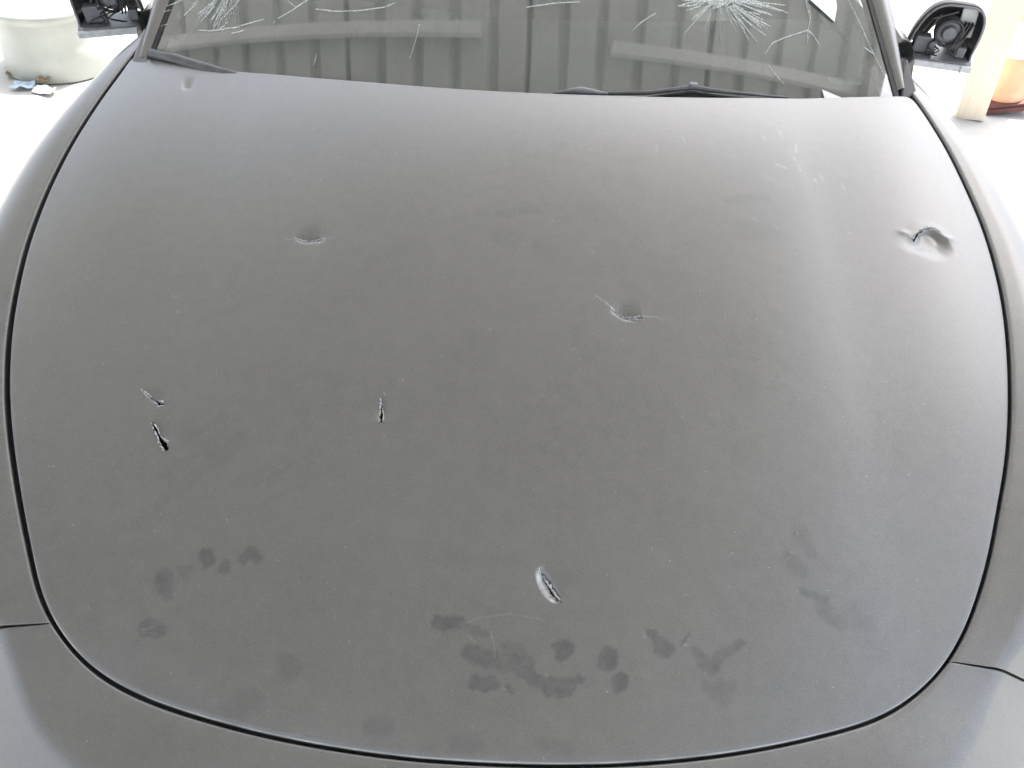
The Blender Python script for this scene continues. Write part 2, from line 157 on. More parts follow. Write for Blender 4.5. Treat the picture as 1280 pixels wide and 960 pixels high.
def simple(name, c, rough=.5, metal=0, var=.12, scale=30, bumps=.15, spec=.5):
    m, nt, bs = new_mat(name)
    f = noise(nt, scale, 5)
    d = tuple(x * (1 - var) for x in c); l = tuple(min(1, x * (1 + var)) for x in c)
    nt.links.new(mixc(nt, mrange(nt, f, .3, .7, 0, 1), d, l), bs.inputs['Base Color'])
    nt.links.new(mrange(nt, f, .3, .7, rough - .06, rough + .06), bs.inputs['Roughness'])
    bs.inputs['Metallic'].default_value = metal; bs.inputs['Specular IOR Level'].default_value = spec
    if bumps: bump(nt, bs, noise(nt, scale * 8, 3), bumps)
    return m

def wrap_material():
    m, nt, bs = new_mat('matte_wrap')
    N = nt.links.new
    big = noise(nt, 3.0, 5, .6); mid = noise(nt, 48, 7, .7); grain = noise(nt, 700, 2, .6)
    base = mixc(nt, mrange(nt, big, .3, .7, 0, 1), (.092, .092, .089), (.122, .121, .117))
    base = mixc(nt, mrange(nt, mid, .38, .70, 0, .6), base, (.150, .147, .139))      # thin film of dust
    base = mixc(nt, mrange(nt, grain, .35, .72, 0, .75), base, (.18, .179, .176))   # flake grain of the film
    # dust specks
    tc = nd(nt, 'ShaderNodeTexCoord')
    specks = None
    for s, rad, keep in ((150, .16, .965), (60, .07, .93), (320, .22, .975)):
        v = nd(nt, 'ShaderNodeTexVoronoi'); v.inputs['Scale'].default_value = s; N(tc.outputs['Object'], v.inputs['Vector'])
        near = mrange(nt, v.outputs['Distance'], rad * .5, rad, 1, 0)
        sx = nd(nt, 'ShaderNodeSeparateColor'); N(v.outputs['Color'], sx.inputs[0])
        k = math_n(nt, 'GREATER_THAN', sx.outputs[0], keep)
        k = math_n(nt, 'MULTIPLY', math_n(nt, 'MULTIPLY', near, k), sx.outputs[1])
        specks = k if specks is None else math_n(nt, 'MAXIMUM', specks, k)
    base = mixc(nt, math_n(nt, 'MULTIPLY', specks, .55), base, (.55, .54, .52))
    # fine hairline scuffs running mostly across the panel
    mp = nd(nt, 'ShaderNodeMapping'); mp.inputs['Scale'].default_value = (14, 160, 60); mp.inputs['Rotation'].default_value = (0, 0, .35)
    N(tc.outputs['Object'], mp.inputs['Vector'])
    hair = noise(nt, 1.0, 3, .6, mp.outputs[0], .4)
    hair = math_n(nt, 'MULTIPLY', mrange(nt, hair, .66, .74, 0, .16), mrange(nt, mid, .5, .62, 0, 1))
    base = mixc(nt, hair, base, (.3, .3, .29))
    st = nd(nt, 'ShaderNodeAttribute'); st.attribute_name = 'stain_shade'  # dirty marks plus the shade painted beside the paired tears
    chp = nd(nt, 'ShaderNodeAttribute'); chp.attribute_name = 'chip_glint'  # chips plus the highlight painted on the hood edge
    stn = math_n(nt, 'MULTIPLY', st.outputs['Fac'], mrange(nt, noise(nt, 55, 6, .7), .30, .65, .35, 1))
    base = mixc(nt, math_n(nt, 'MULTIPLY', stn, .70), base, (.028, .031, .035))
    base = mixc(nt, chp.outputs['Fac'], base, (.78, .78, .76))
    N(base, bs.inputs['Base Color'])
    rg = mrange(nt, big, .3, .7, .37, .43)
    rg = math_n(nt, 'ADD', rg, mrange(nt, mid, .3, .7, -.03, .05))
    N(rg, bs.inputs['Roughness'])
    bs.inputs['Metallic'].default_value = .45
    bs.inputs['Specular IOR Level'].default_value = .8
    bs.inputs['Coat Weight'].default_value = .85; bs.inputs['Coat Roughness'].default_value = .34; bs.inputs['Coat IOR'].default_value = 1.6
    b1 = nd(nt, 'ShaderNodeBump'); b1.inputs['Strength'].default_value = .35; b1.inputs['Distance'].default_value = .0004
    N(grain, b1.inputs['Height']); N(b1.outputs[0], bs.inputs['Normal'])
    return m
WRAP = wrap_material()
BLACK = simple('black_rubber', (.012, .012, .013), .55, 0, .2, 60)
PLASTIC = simple('black_plastic', (.03, .031, .034), .45, 0, .2, 60)
GREYPL = simple('grey_plastic', (.16, .165, .18), .4, 0, .15, 50)
ARM = simple('wiper_grey', (.10, .102, .108), .38, .2, .2, 60)
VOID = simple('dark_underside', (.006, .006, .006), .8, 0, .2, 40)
DASH = simple('dash_grey', (.06, .062, .062), .7, 0, .25, 14)
TORN = simple('torn_edge', (.66, .66, .66), .32, .15, .72, 650, .6)
TORN2 = simple('torn_edge_grey', (.45, .45, .46), .4, .2, .35, 700, .5)
STEEL = simple('galvanised_steel', (.48, .47, .45), .5, .25, .15, 5)
PURL = simple('lit_purlin', (.72, .71, .66), .5, 0, .08, 6)  # paler purlin copy, light on the underside put into its colour
SHEET = simple('roof_sheet', (.54, .535, .508), .55, .05, .10, 3)
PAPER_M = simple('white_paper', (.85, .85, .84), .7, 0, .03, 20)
VINM = simple('plate_grey', (.55, .57, .60), .4, 0, .15, 90)
TUB = simple('white_tub', (.40, .415, .38), .55, 0, .12, 6)
WOOD_ = None
def wood():
    m, nt, bs = new_mat('pale_wood')
    tc = nd(nt, 'ShaderNodeTexCoord'); mp = nd(nt, 'ShaderNodeMapping'); mp.inputs['Scale'].default_value = (30, 30, 1.5)
    nt.links.new(tc.outputs['Object'], mp.inputs['Vector'])
    f = noise(nt, 2.0, 6, .6, mp.outputs[0], .6)
    nt.links.new(mixc(nt, mrange(nt, f, .3, .7, 0, 1), (.66, .57, .44), (.78, .70, .57)), bs.inputs['Base Color'])
    bs.inputs['Roughness'].default_value = .7; bump(nt, bs, f, .3)
    return m
WOOD = wood()
ORANGE = simple('cone_orange', (.72, .42, .26), .55, 0, .15, 12)
CONEW = simple('cone_band', (.8, .8, .78), .4, 0, .08, 20)
CONEB = simple('cone_base', (.10, .03, .025), .7, 0, .3, 20)

def concrete():
    m, nt, bs = new_mat('concrete')
    big = noise(nt, .8, 6, .6); mid = noise(nt, 6, 8, .65); fine = noise(nt, 90, 4, .6)
    c = mixc(nt, mrange(nt, big, .3, .7, 0, 1), (.37, .37, .36), (.47, .47, .46))
    c = mixc(nt, mrange(nt, mid, .4, .7, 0, .5), c, (.30, .28, .245))
    c = mixc(nt, mrange(nt, fine, .62, .75, 0, .5), c, (.2, .19, .17))
    nt.links.new(c, bs.inputs['Base Color']); bs.inputs['Roughness'].default_value = .85
    bump(nt, bs, math_n(nt, 'ADD', mid, math_n(nt, 'MULTIPLY', fine, .4)), .4, .004)
    return m
CONC = concrete()

def glass():
    m = bpy.data.materials.new('dusty_glass'); m.use_nodes = True; nt = m.node_tree; nt.nodes.clear(); N = nt.links.new
    out = nd(nt, 'ShaderNodeOutputMaterial')
    tr = nd(nt, 'ShaderNodeBsdfTransparent'); tr.inputs[0].default_value = (.62, .66, .64, 1)
    gl = nd(nt, 'ShaderNodeBsdfGlossy'); gl.inputs[1].default_value = .03; gl.inputs[0].default_value = (.95, .97, 1, 1)
    df = nd(nt, 'ShaderNodeBsdfDiffuse'); df.inputs[0].default_value = (.28, .305, .29, 1)
    fr = nd(nt, 'ShaderNodeFresnel'); fr.inputs[0].default_value = 1.52
    m1 = nd(nt, 'ShaderNodeMixShader'); m2 = nd(nt, 'ShaderNodeMixShader')
    N(math_n(nt, 'ADD', math_n(nt, 'MULTIPLY', fr.outputs[0], 2.2), .09), m1.inputs[0]); N(tr.outputs[0], m1.inputs[1]); N(gl.outputs[0], m1.inputs[2])
    a = noise(nt, 9, 8, .7, None, .5); b = noise(nt, 120, 3)
    tc = nd(nt, 'ShaderNodeTexCoord'); mp = nd(nt, 'ShaderNodeMapping'); mp.inputs['Scale'].default_value = (70, 8, 8)
    N(tc.outputs['Object'], mp.inputs['Vector'])
    c = noise(nt, 1.0, 4, .6, mp.outputs[0], .2)
    dust = math_n(nt, 'ADD', mrange(nt, a, .35, .7, .12, .29), mrange(nt, b, .55, .75, 0, .10))
    dust = math_n(nt, 'ADD', dust, mrange(nt, c, .55, .75, 0, .16))
    N(dust, m2.inputs[0]); N(m1.outputs[0], m2.inputs[1]); N(df.outputs[0], m2.inputs[2]); N(m2.outputs[0], out.inputs[0])
    return m
GLASS = glass()
def crack_mat():
    m, nt, bs = new_mat('broken_glass')
    f = noise(nt, 400, 4, .7)
    nt.links.new(mixc(nt, mrange(nt, f, .35, .65, 0, 1), (.55, .60, .58), (.92, .95, .94)), bs.inputs['Base Color'])
    bs.inputs['Roughness'].default_value = .3; bs.inputs['Specular IOR Level'].default_value = .9
    nt.links.new(mrange(nt, f, .3, .65, .05, .70), bs.inputs['Alpha'])
    return m
CRACK = crack_mat()

# ------------------------------------------------------------------ ground
gv = []; gf = []
g = mesh_obj('ground', [(-150, -150, 0), (150, -150, 0), (150, 150, 0), (-150, 150, 0)], [(0, 1, 2, 3)], CONC, smooth=False)
tag(g, 'pale concrete ground in bright sun around the car', kind='structure')

# ------------------------------------------------------------------ shelter roof over the car (seen mirrored in the windshield)
RX0, RX1, RY0, RY1, RZ = -4.57, 1.7, -3.0, 2.95, 2.9
shelter = empty('carport', (0, 0, 0))
tag(shelter, 'ribbed metal carport roof on steel posts above the car', 'carport')
pitch = .19; nrib = 5; pw = pitch * nrib
sec = []
for i in range(nrib):
    x = i * pitch
    sec += [(x, 0), (x + .128, 0), (x + .145, .034), (x + .173, .034)]
sec.append((pw, 0))
vs_, fs = [], []
for y in (RY0, RY1):
    for x, z in sec: vs_.append((x, y, z))
n = len(sec)
for i in range(n - 1): fs.append((i, i + 1, n + i + 1, n + i))
sheet0 = None
k = 0; x = RX0
while x < RX1 - .4:
    if sheet0 is None:
        sheet0 = mesh_obj('roof_sheet', vs_, fs, SHEET, shelter, smooth=False); o = sheet0
        md = o.modifiers.new('thick', 'SOLIDIFY'); md.thickness = .002
    else:
        o = sheet0.copy(); col.objects.link(o); o.parent = shelter
    o.location = (x, 0, RZ + .002 * (k % 2)); k += 1; x += pw - .030
RX1 = x
def beam(name, a, b, w, h, mat=STEEL):
    bm = bmesh.new(); a = Vector(a); b = Vector(b); d = b - a
    add_box(bm, (a + b) / 2, (w, d.length, h), d.to_track_quat('Y', 'Z').to_matrix())
    return bm_obj(name, bm, mat, shelter, bevel=.004)
for y in (-2.8, -.6, 2.85): beam('purlin', (RX0, y, RZ - .055), (RX1, y, RZ - .055), .06, .10)
beam('purlin', (RX0, 1.70, RZ - .055), (-.22, 1.63, RZ - .055), .06, .10, PURL)
beam('purlin', (.42, 1.57, RZ - .055), (RX1, 1.53, RZ - .055), .06, .10, PURL)
for x in (RX0 + .1, RX1 - .1):
    for y in ((-2.8, 2.85) if x < 0 else (-2.8, .6)): beam('post', (x, y, 0), (x, y + .0001, RZ - .11), .1, .1)
    beam('rafter', (x, RY0 + .1, RZ - .16), (x, RY1 - .1, RZ - .16), .08, .1)

# ------------------------------------------------------------------ the car
car = empty('damaged_car', (0, 1.4, 0))
tag(car, 'matte dark grey car with punctured hood and shattered windshield', 'car')
INV = Matrix.Translation((0, -1.4, 0))
def P(o):                               # parent to the car keeping world coordinates
    o.parent = car; o.matrix_parent_inverse = INV
    return o
def S(x, y):
    t = 1.1 - y
    return 1.0 - .12 * t - .139 * t * t - .11 * x * x + .018 * sstep((np.abs(x) - .48) / .27)
def Wz(x, y): return .96 + .53 * (y - 1.06 - .17 * x * x)

def resample(p, step, closed):
    p = np.asarray(p, float)
    if closed: p = np.vstack([p, p[:1]])
    # Catmull-Rom through the measured points
    q = []
    m = len(p)
    for i in range(m - 1):
        p1, p2 = p[i], p[i + 1]
        p0 = p[i - 1] if i > 0 else (p[m - 2] if closed else 2 * p1 - p2)
        p3 = p[i + 2] if i + 2 < m else (p[1] if closed else 2 * p2 - p1)
        for t in np.linspace(0, 1, 16, endpoint=False):
            q.append(.5 * ((2 * p1) + (p2 - p0) * t + (2 * p0 - 5 * p1 + 4 * p2 - p3) * t * t + (3 * p1 - p0 - 3 * p2 + p3) * t ** 3))
    q.append(p[-1]); q = np.array(q)
    s = np.r_[0, np.cumsum(np.hypot(*np.diff(q, axis=0).T))]
    n = max(4, int(round(s[-1] / step)))
    u = np.linspace(0, s[-1], n + 1)
    r = np.c_[np.interp(u, s, q[:, 0]), np.interp(u, s, q[:, 1])]
    return r[:-1] if closed else r
def smooth_open(p, it):
    p = p.copy()
    for _ in range(it): p[1:-1] = .5 * p[1:-1] + .25 * (p[:-2] + p[2:])
    return p
STEP = .005
# front loop (left side, round the nose, right side) as one smooth curve; rear edge another
front_loop = HOOD_LEFT[-4::-1] + HOOD_FRONT[::-1] + HOOD_RIGHT[::-1]      # rear left -> front -> rear right
front_loop = smooth_open(resample(front_loop, STEP, False), 60)
rear = smooth_open(resample(HOOD_REAR[1:-2], STEP, False), 60)
ring = np.vstack([front_loop, np.array(HOOD_REAR[-3:][::-1]), rear[::-1], np.array([HOOD_REAR[0], HOOD_LEFT[-1], HOOD_LEFT[-2], HOOD_LEFT[-3]])])
ring = resample(ring, STEP, True)
for _ in range(5): ring = .5 * ring + .25 * (np.roll(ring, 1, 0) + np.roll(ring, -1, 0))
def normals(p, closed):
    if closed: t = np.roll(p, -1, 0) - np.roll(p, 1, 0)
    else: t = np.gradient(p, axis=0)
    t /= np.hypot(*t.T)[:, None]
    return np.c_[t[:, 1], -t[:, 0]]
nr = normals(ring, True)
area = np.sum(ring[:, 0] * np.roll(ring[:, 1], -1) - np.roll(ring[:, 0], -1) * ring[:, 1])
if area < 0: ring = ring[::-1].copy(); nr = normals(ring, True)     # counter-clockwise, normals point outwards

def capsule_d(x, y, c):
    x1, y1, x2, y2, r, k = c[:6]
    X, Y = x - x1, (y - y1) / k; dx, dy = x2 - x1, (y2 - y1) / k
    L2 = dx * dx + dy * dy + 1e-12
    t = np.clip((X * dx + Y * dy) / L2, 0, 1)
    return np.hypot(X - t * dx, Y - t * dy) / r
def vnoise(x, y, s, seed):
    r = np.random.default_rng(seed); o = np.zeros_like(x)
    for i in range(7):
        a = r.uniform(0, 2 * np.pi); f = s * r.uniform(.6, 2.0)
        o += np.sin((x * np.cos(a) + y * np.sin(a)) * f + r.uniform(0, 6.28))
    return o / 7
def polyline_d(x, y, pts):
    """signed distance (positive on the left of the direction of travel) and position 0..1 along"""
    pts = np.array(pts); seg = np.hypot(*np.diff(pts, axis=0).T); tot = seg.sum(); acc = np.r_[0, np.cumsum(seg)]
    best = np.full(x.shape, 9.); sg = np.zeros(x.shape); par = np.zeros(x.shape); over = np.zeros(x.shape)
    for i in range(len(pts) - 1):
        a, b = pts[i], pts[i + 1]; d = (b - a) / seg[i]
        t0 = (x - a[0]) * d[0] + (y - a[1]) * d[1]; t = np.clip(t0, 0, seg[i])
        ex, ey = x - a[0] - t * d[0], y - a[1] - t * d[1]; e = np.hypot(ex, ey)
        m = e < best
        best = np.where(m, e, best); sg = np.where(m, np.sign(d[0] * (y - a[1]) - d[1] * (x - a[0])), sg)
        par = np.where(m, (acc[i] + t) / tot, par)
    return best * sg, par
def tear_disp(x, y):
    z = np.zeros_like(x)
    for i, (nm, v) in enumerate(TEARS.items()):
        pts = np.array(v['l']); R_ = .09
        m = (x > pts[:, 0].min() - R_) & (x < pts[:, 0].max() + R_) & (y > pts[:, 1].min() - R_) & (y < pts[:, 1].max() + R_)
        if not m.any(): continue
        b, a = polyline_d(x[m], y[m], v['l']); b = b + .0011 * vnoise(x[m], y[m], 650, 60 + i)
        tap = np.clip(4 * a * (1 - a), 0, 1) ** 1.5
        ab = np.abs(b); w = np.where(b > 0, v['wl'], v['wr'])
        q = np.clip(1 - ab / (w * 2.2), 0, 1) ** 2.6
        if nm == 'arc':      # metal pushed in under the arc: steep lip on the far side, long ramp on the near side
            c0 = np.array([(pts[1, 0] + pts[-1, 0]) / 2, pts[1:, 1].mean() - .016]); X, Y = x[m] - c0[0], y[m] - c0[1]
            rho = np.hypot(X, Y); up_ = .5 + .5 * Y / (rho + 1e-6)
            r1 = .003 + .015 * up_; wd = .038 - .029 * sstep(up_)
            z[m] -= .0062 * (1 - sstep((rho - r1) / wd)) * (1 + .3 * vnoise(x[m], y[m], 150, 17))
            z[m] += .0009 * np.exp(-((rho - .030) / .010) ** 2) * sstep(up_ * 1.4 - .4)
            for q_, h_ in ((0, .0012), (-1, .0016)): z[m] += h_ * np.exp(-((x[m] - pts[q_, 0] + (.004 if q_ == 0 else -.004)) / .009) ** 2 - ((y[m] - pts[q_, 1] - .004) / .006) ** 2)
            z[m] -= .0025 * np.exp(-((x[m] - pts[1, 0] + .004) / .012) ** 2 - ((y[m] - pts[1, 1] + .010) / .011) ** 2)
            continue
        if nm == 'almond':
            q = np.where(b < 0, np.clip(1 - ab / (v['wr'] * (.2 + .8 * np.sqrt(np.clip(4 * a * (1 - a), 0, 1)))), 0, 1) ** 1.0, np.clip(1 - ab / (v['wl'] * 1.5), 0, 1) ** 2)
            tap = np.clip(4 * a * (1 - a), 0, 1) ** .8
        wob = 1 + .25 * vnoise(x[m], y[m], 260, 11 + i)
        z[m] -= v['d'] * q * tap * wob
        # broad shallow oil-canning round each hit
        z[m] -= v['d'] * .15 * np.exp(-(ab / .026) ** 2) * tap
    return z
def tear_hole(v, seed):
    r = np.random.default_rng(seed); pts = np.array(v['l']); h = np.array(v['h'])
    s = np.r_[0, np.cumsum(np.hypot(*np.diff(pts, axis=0).T))]; n = max(10, int(s[-1] / .0022))
    u = np.linspace(0, s[-1], n); c = np.c_[np.interp(u, s, pts[:, 0]), np.interp(u, s, pts[:, 1])]
    hw = np.interp(u, s, h); keep = hw > .0003; c, hw = c[keep], hw[keep]; u = u[keep]
    nn = normals(c, False)                      # right-hand side of travel
    lt = c - nn * (hw * r.uniform(.55, 1.5, len(c)))[:, None]; rt_ = c + nn * (hw * r.uniform(.55, 1.5, len(c)))[:, None]
    return c, nn, lt, rt_

# --- hood sheet: constrained triangulation, denser at the damage and the marks, with the punctures left open
INSET = .0042
inner = ring - nr * INSET
xmin, xmax, ymin, ymax = ring[:, 0].min(), ring[:, 0].max(), ring[:, 1].min(), ring[:, 1].max()
def in_poly(x, y, poly):
    inside = np.zeros(x.shape, bool); j = len(poly) - 1
    for i in range(len(poly)):
        xi, yi = poly[i]; xj, yj = poly[j]
        if yi != yj:
            m = ((yi > y) != (yj > y)) & (x < (xj - xi) * (y - yi) / (yj - yi) + xi)
            inside ^= m
        j = i
    return inside
def grid(x0, x1, y0, y1, s):
    gx, gy = np.meshgrid(np.arange(x0, x1, s), np.arange(y0, y1, s)); gx = gx + (np.arange(gx.shape[0]) % 2)[:, None] * s * .5
    return np.c_[gx.ravel(), gy.ravel()]
boxes = []
for v in TEARS.values():
    p = np.array(v['l']); b = .016
    boxes.append((p[:, 0].min() - b, p[:, 0].max() + b, p[:, 1].min() - b, p[:, 1].max() + b, .0012))
for v in TEARS.values():
    p = np.array(v['l']); b = .06
    boxes.append((p[:, 0].min() - b, p[:, 0].max() + b, p[:, 1].min() - b, p[:, 1].max() + b, .003))
for c in CHIPS:
    b = c[4] * 1.6 + .001
    boxes.append((min(c[0], c[2]) - b, max(c[0], c[2]) + b, min(c[1], c[3]) - b, max(c[1], c[3]) + b, max(.0009, min(.002, c[4] * .7))))
for c in STAINS_SHADE:
    b = c[4] * max(1, c[5]) * 1.9
    boxes.append((min(c[0], c[2]) - b, max(c[0], c[2]) + b, min(c[1], c[3]) - b, max(c[1], c[3]) + b, .0024))
pts_all = []
boxes.sort(key=lambda b: b[4])
def covered(p, upto):
    m = np.zeros(len(p), bool)
    for b in boxes[:upto]:
        g_ = b[4] * .5
        m |= (p[:, 0] > b[0] - g_) & (p[:, 0] < b[1] + g_) & (p[:, 1] > b[2] - g_) & (p[:, 1] < b[3] + g_)
    return m
for i, b in enumerate(boxes):
    p = grid(*b); pts_all.append(p[~covered(p, i)])
p = grid(xmin, xmax, ymin, ymax, .009); pts_all.append(p[~covered(p, len(boxes))])
pts = np.vstack(pts_all)
pts = pts[in_poly(pts[:, 0], pts[:, 1], ring - nr * (INSET + .0165))]
pts = np.vstack([pts] + [ring - nr * (INSET + q) for q in (.0016, .0036, .0062, .0095, .0135)])
holes = []; hole_data = {}
for i, (nm, v) in enumerate(TEARS.items()):
    if v['h'] is None: continue
    c, nn, lt, rg_ = tear_hole(v, 40 + i)
    poly = np.vstack([c[:1] - (c[1] - c[0]) * .6, lt, c[-1:] + (c[-1] - c[-2]) * .6, rg_[::-1]])
    holes.append(poly); hole_data[nm] = (c, nn, lt, rg_)
for h in holes:
    d = np.zeros(len(pts), bool)
    m = (pts[:, 0] > h[:, 0].min() - .003) & (pts[:, 0] < h[:, 0].max() + .003) & (pts[:, 1] > h[:, 1].min() - .003) & (pts[:, 1] < h[:, 1].max() + .003)
    q = pts[m]
    dd = np.min(np.hypot(q[:, None, 0] - h[None, :, 0], q[:, None, 1] - h[None, :, 1]), axis=1)
    bad = in_poly(q[:, 0], q[:, 1], h) | (dd < .0006)
    d[np.where(m)[0][bad]] = True
    pts = pts[~d]
allp = [inner] + holes + [pts]
cnt = np.cumsum([0] + [len(a) for a in allp])
edges = []
for a, b in zip(cnt[:-2], cnt[1:-1]):
    edges += [(int(i), int(i + 1 if i + 1 < b else a)) for i in range(a, b)]
flat = np.vstack(allp)
res = delaunay_2d_cdt([Vector((float(a), float(b))) for a, b in flat], edges, [], 1, 1e-7)
cv = np.array([(v[0], v[1]) for v in res[0]]); cf = np.array(res[2])
orig = res[3]
cen = cv[cf].mean(1)
kill = np.zeros(len(cf), bool)
for h in holes:
    m = (cen[:, 0] > h[:, 0].min()) & (cen[:, 0] < h[:, 0].max()) & (cen[:, 1] > h[:, 1].min()) & (cen[:, 1] < h[:, 1].max())
    kill[m] |= in_poly(cen[m, 0], cen[m, 1], h)
cf = cf[~kill]
print('hood verts', len(cv), 'tris', len(cf))
def hood_z(x, y): return S(x, y) + tear_disp(x, y) + .0004 * vnoise(x, y, 9, 3)
zz = hood_z(cv[:, 0], cv[:, 1])
verts = [(a, b, c) for (a, b), c in zip(cv, zz)]
faces = [tuple(f) for f in cf]
# rolled edge hung on the outline
m = {}
for i, ol in enumerate(orig):
    for q in ol:
        if q < len(ring): m[q] = i
nrg = len(ring); prev = [m[i] for i in range(nrg)]
for ins, dz in ((.0024, -.0001), (.0014, -.0005), (.0007, -.0012), (.0002, -.0022), (0, -.0036), (.0003, -.0065), (.002, -.017)):
    pr = ring - nr * ins; base = len(verts)
    z0 = S(ring[:, 0], ring[:, 1])
    verts += [(a, b, c + dz) for (a, b), c in zip(pr, z0)]
    for i in range(nrg):
        j = (i + 1) % nrg
        faces.append((prev[i], base + i, base + j, prev[j]))
    prev = [base + i for i in range(nrg)]
hood = P(mesh_obj('hood', verts, faces, WRAP))
va = np.array(verts)
stain_shade = np.zeros(len(va)); chip_glint = np.zeros(len(va))
wx = va[:, 0] + .004 * vnoise(va[:, 0], va[:, 1], 190, 5) + .0022 * vnoise(va[:, 0], va[:, 1], 480, 8); wy = va[:, 1] + .004 * vnoise(va[:, 0], va[:, 1], 190, 6) + .0022 * vnoise(va[:, 0], va[:, 1], 480, 9)
for c in STAINS_SHADE:
    d = capsule_d(wx, wy, c); soft = c[7]
    stain_shade = np.maximum(stain_shade, c[6] * sstep((1 + soft * .5 - d) / max(soft, .15)))
for c in CHIPS:
    d = capsule_d(va[:, 0], va[:, 1], c)
    chip_glint = np.maximum(chip_glint, .30 * c[6] * np.clip((1.0 - d) / .9, 0, 1) * (.55 + .45 * vnoise(va[:, 0], va[:, 1], 900, 21)))
for nm, arr in (('stain_shade', stain_shade), ('chip_glint', chip_glint)):
    if nm == 'chip_glint':       # bright highlight painted along the rolled hood edge
        for k in range(1, 5):
            b0 = len(va) - (7 - k) * nrg; rr = ring; edge_glint = np.clip((.62 - rr[:, 1]) / .5, .12, 1) * (.75 + .6 * vnoise(rr[:, 0], rr[:, 1], 60, 31))
            arr[b0:b0 + nrg] = np.maximum(arr[b0:b0 + nrg], np.clip(edge_glint, 0, 1) * (.2, .8, 1., .7)[k - 1])
        p_ = np.array(TEARS['almond']['l']); dd_, aa_ = polyline_d(va[:, 0], va[:, 1], TEARS['almond']['l'])
        wa_ = TEARS['almond']['wr'] * (.2 + .8 * np.sqrt(np.clip(4 * aa_ * (1 - aa_), 0, 1)))
        fac = np.clip((dd_ + wa_) / .004, 0, 1) * (dd_ < 0) * np.clip(6 * aa_ * (1 - aa_) + .0, 0, 1) * (aa_ > 0) * (aa_ < 1) * (dd_ > -TEARS['almond']['wr'])
        arr = np.maximum(arr, fac * .55)
    at = hood.data.attributes.new(nm, 'FLOAT', 'POINT'); at.data.foreach_set('value', arr.astype(np.float32))
# panel under the hood
def fan(name, outline, dz, mat):
    c = outline.mean(0); N_ = len(outline); vs_ = []; fs = []
    for s in (1, .75, .5, .25):
        q = c + (outline - c) * s; z = S(q[:, 0], q[:, 1]) + dz
        vs_ += [(a, b, d) for (a, b), d in zip(q, z)]
    for k in range(3):
        for i in range(N_):
            j = (i + 1) % N_; fs.append((k * N_ + i, k * N_ + j, (k + 1) * N_ + j, (k + 1) * N_ + i))
    vs_.append((*c, S(c[0], c[1]) + dz))
    for i in range(N_): fs.append((3 * N_ + i, 3 * N_ + (i + 1) % N_, 4 * N_))
    return mesh_obj(name, vs_, fs, mat)
ip = fan('inner_panel', (ring + nr * .012)[::4], -.030, VOID); P(ip)
# torn lips
def lip(name, c, nn, lt, rg_, mat, hL, hR, seed):
    r = np.random.default_rng(seed); vs_, fs = [], []
    for side, rim, hh in ((-1, lt, hL), (1, rg_, hR)):
        if hh <= 0: continue
        n = len(rim); base = len(vs_)
        tap = np.sin(np.linspace(.15, np.pi - .15, n)) ** .5
        out = nn * side
        jag = r.uniform(.25, 1.25, n) * (1 - .6 * (r.random(n) > .72))
        H = hh * tap * jag
        z0 = hood_z(rim[:, 0] + out[:, 0] * .001, rim[:, 1] + out[:, 1] * .001)
        rows = []
        for o_, z_ in ((.0007, .0002), (.0002, .0005)):
            q = rim + out * o_; rows.append(np.c_[q, hood_z(q[:, 0], q[:, 1]) + z_])
        q = rim - out * .0004; rows.append(np.c_[q, z0 + .35 * H + .0006])
        q = rim + out * (.25 * H)[:, None] + nn * r.uniform(-.0006, .0006, (n, 1)); rows.append(np.c_[q, z0 + H + .0006])
        q = rim - out * .0008; rows.append(np.c_[q, z0 + .3 * H])
        q = rim - out * .0003; rows.append(np.c_[q, z0 - .006])
        for rw in rows: vs_ += [tuple(a) for a in rw]
        show = (np.convolve(r.random(n + 2), (.25, .5, .25), 'valid') + .32 * tap) > .64
        for k in range(len(rows) - 1):
            for i in range(n - 1):
                if k < 4 and not show[i]: continue
                fs.append((base + k * n + i, base + k * n + i + 1, base + (k + 1) * n + i + 1, base + (k + 1) * n + i))
    return mesh_obj(name, vs_, fs, mat, smooth=False)
LIPS = dict(slit_long=(.0003, .0022), slit_mid=(.0005, .0030), arc=(.0016, .0010), pair_top=(.0008, .0026), pair_low=(.0016, .0036),
            upright=(.0024, .0026), almond=(.0034, .0006))
TL = dict(slit_long='thin straight slit in the hood', slit_mid='long slanting tear with dark opening in the hood', arc='curved tear round a pushed in dent',
          pair_top='short ragged tear, upper of a close pair', pair_low='ragged hole, lower of a close pair', upright='short upright ragged tear', almond='bright almond shaped gouge near the hood front')
for i, nm in enumerate(hole_data):
    o = lip('tear', *hole_data[nm], TORN, *LIPS[nm], 90 + i)
    o.parent = hood; tag(o, TL[nm])

# --- gap strip under the shut line
nseal = len(ring)
sv, sf = [], []
for off, dz in ((-.004, -.017), (.004, -.020), (.014, -.017)):
    q = ring + nr * off; z = S(ring[:, 0], ring[:, 1]) + dz; sv += [(a, b, c) for (a, b), c in zip(q, z)]
for k in range(2):
    for i in range(nseal):
        j = (i + 1) % nseal; sf.append((k * nseal + i, (k + 1) * nseal + i, (k + 1) * nseal + j, k * nseal + j))
P(mesh_obj('hood_seal', sv, sf, BLACK))

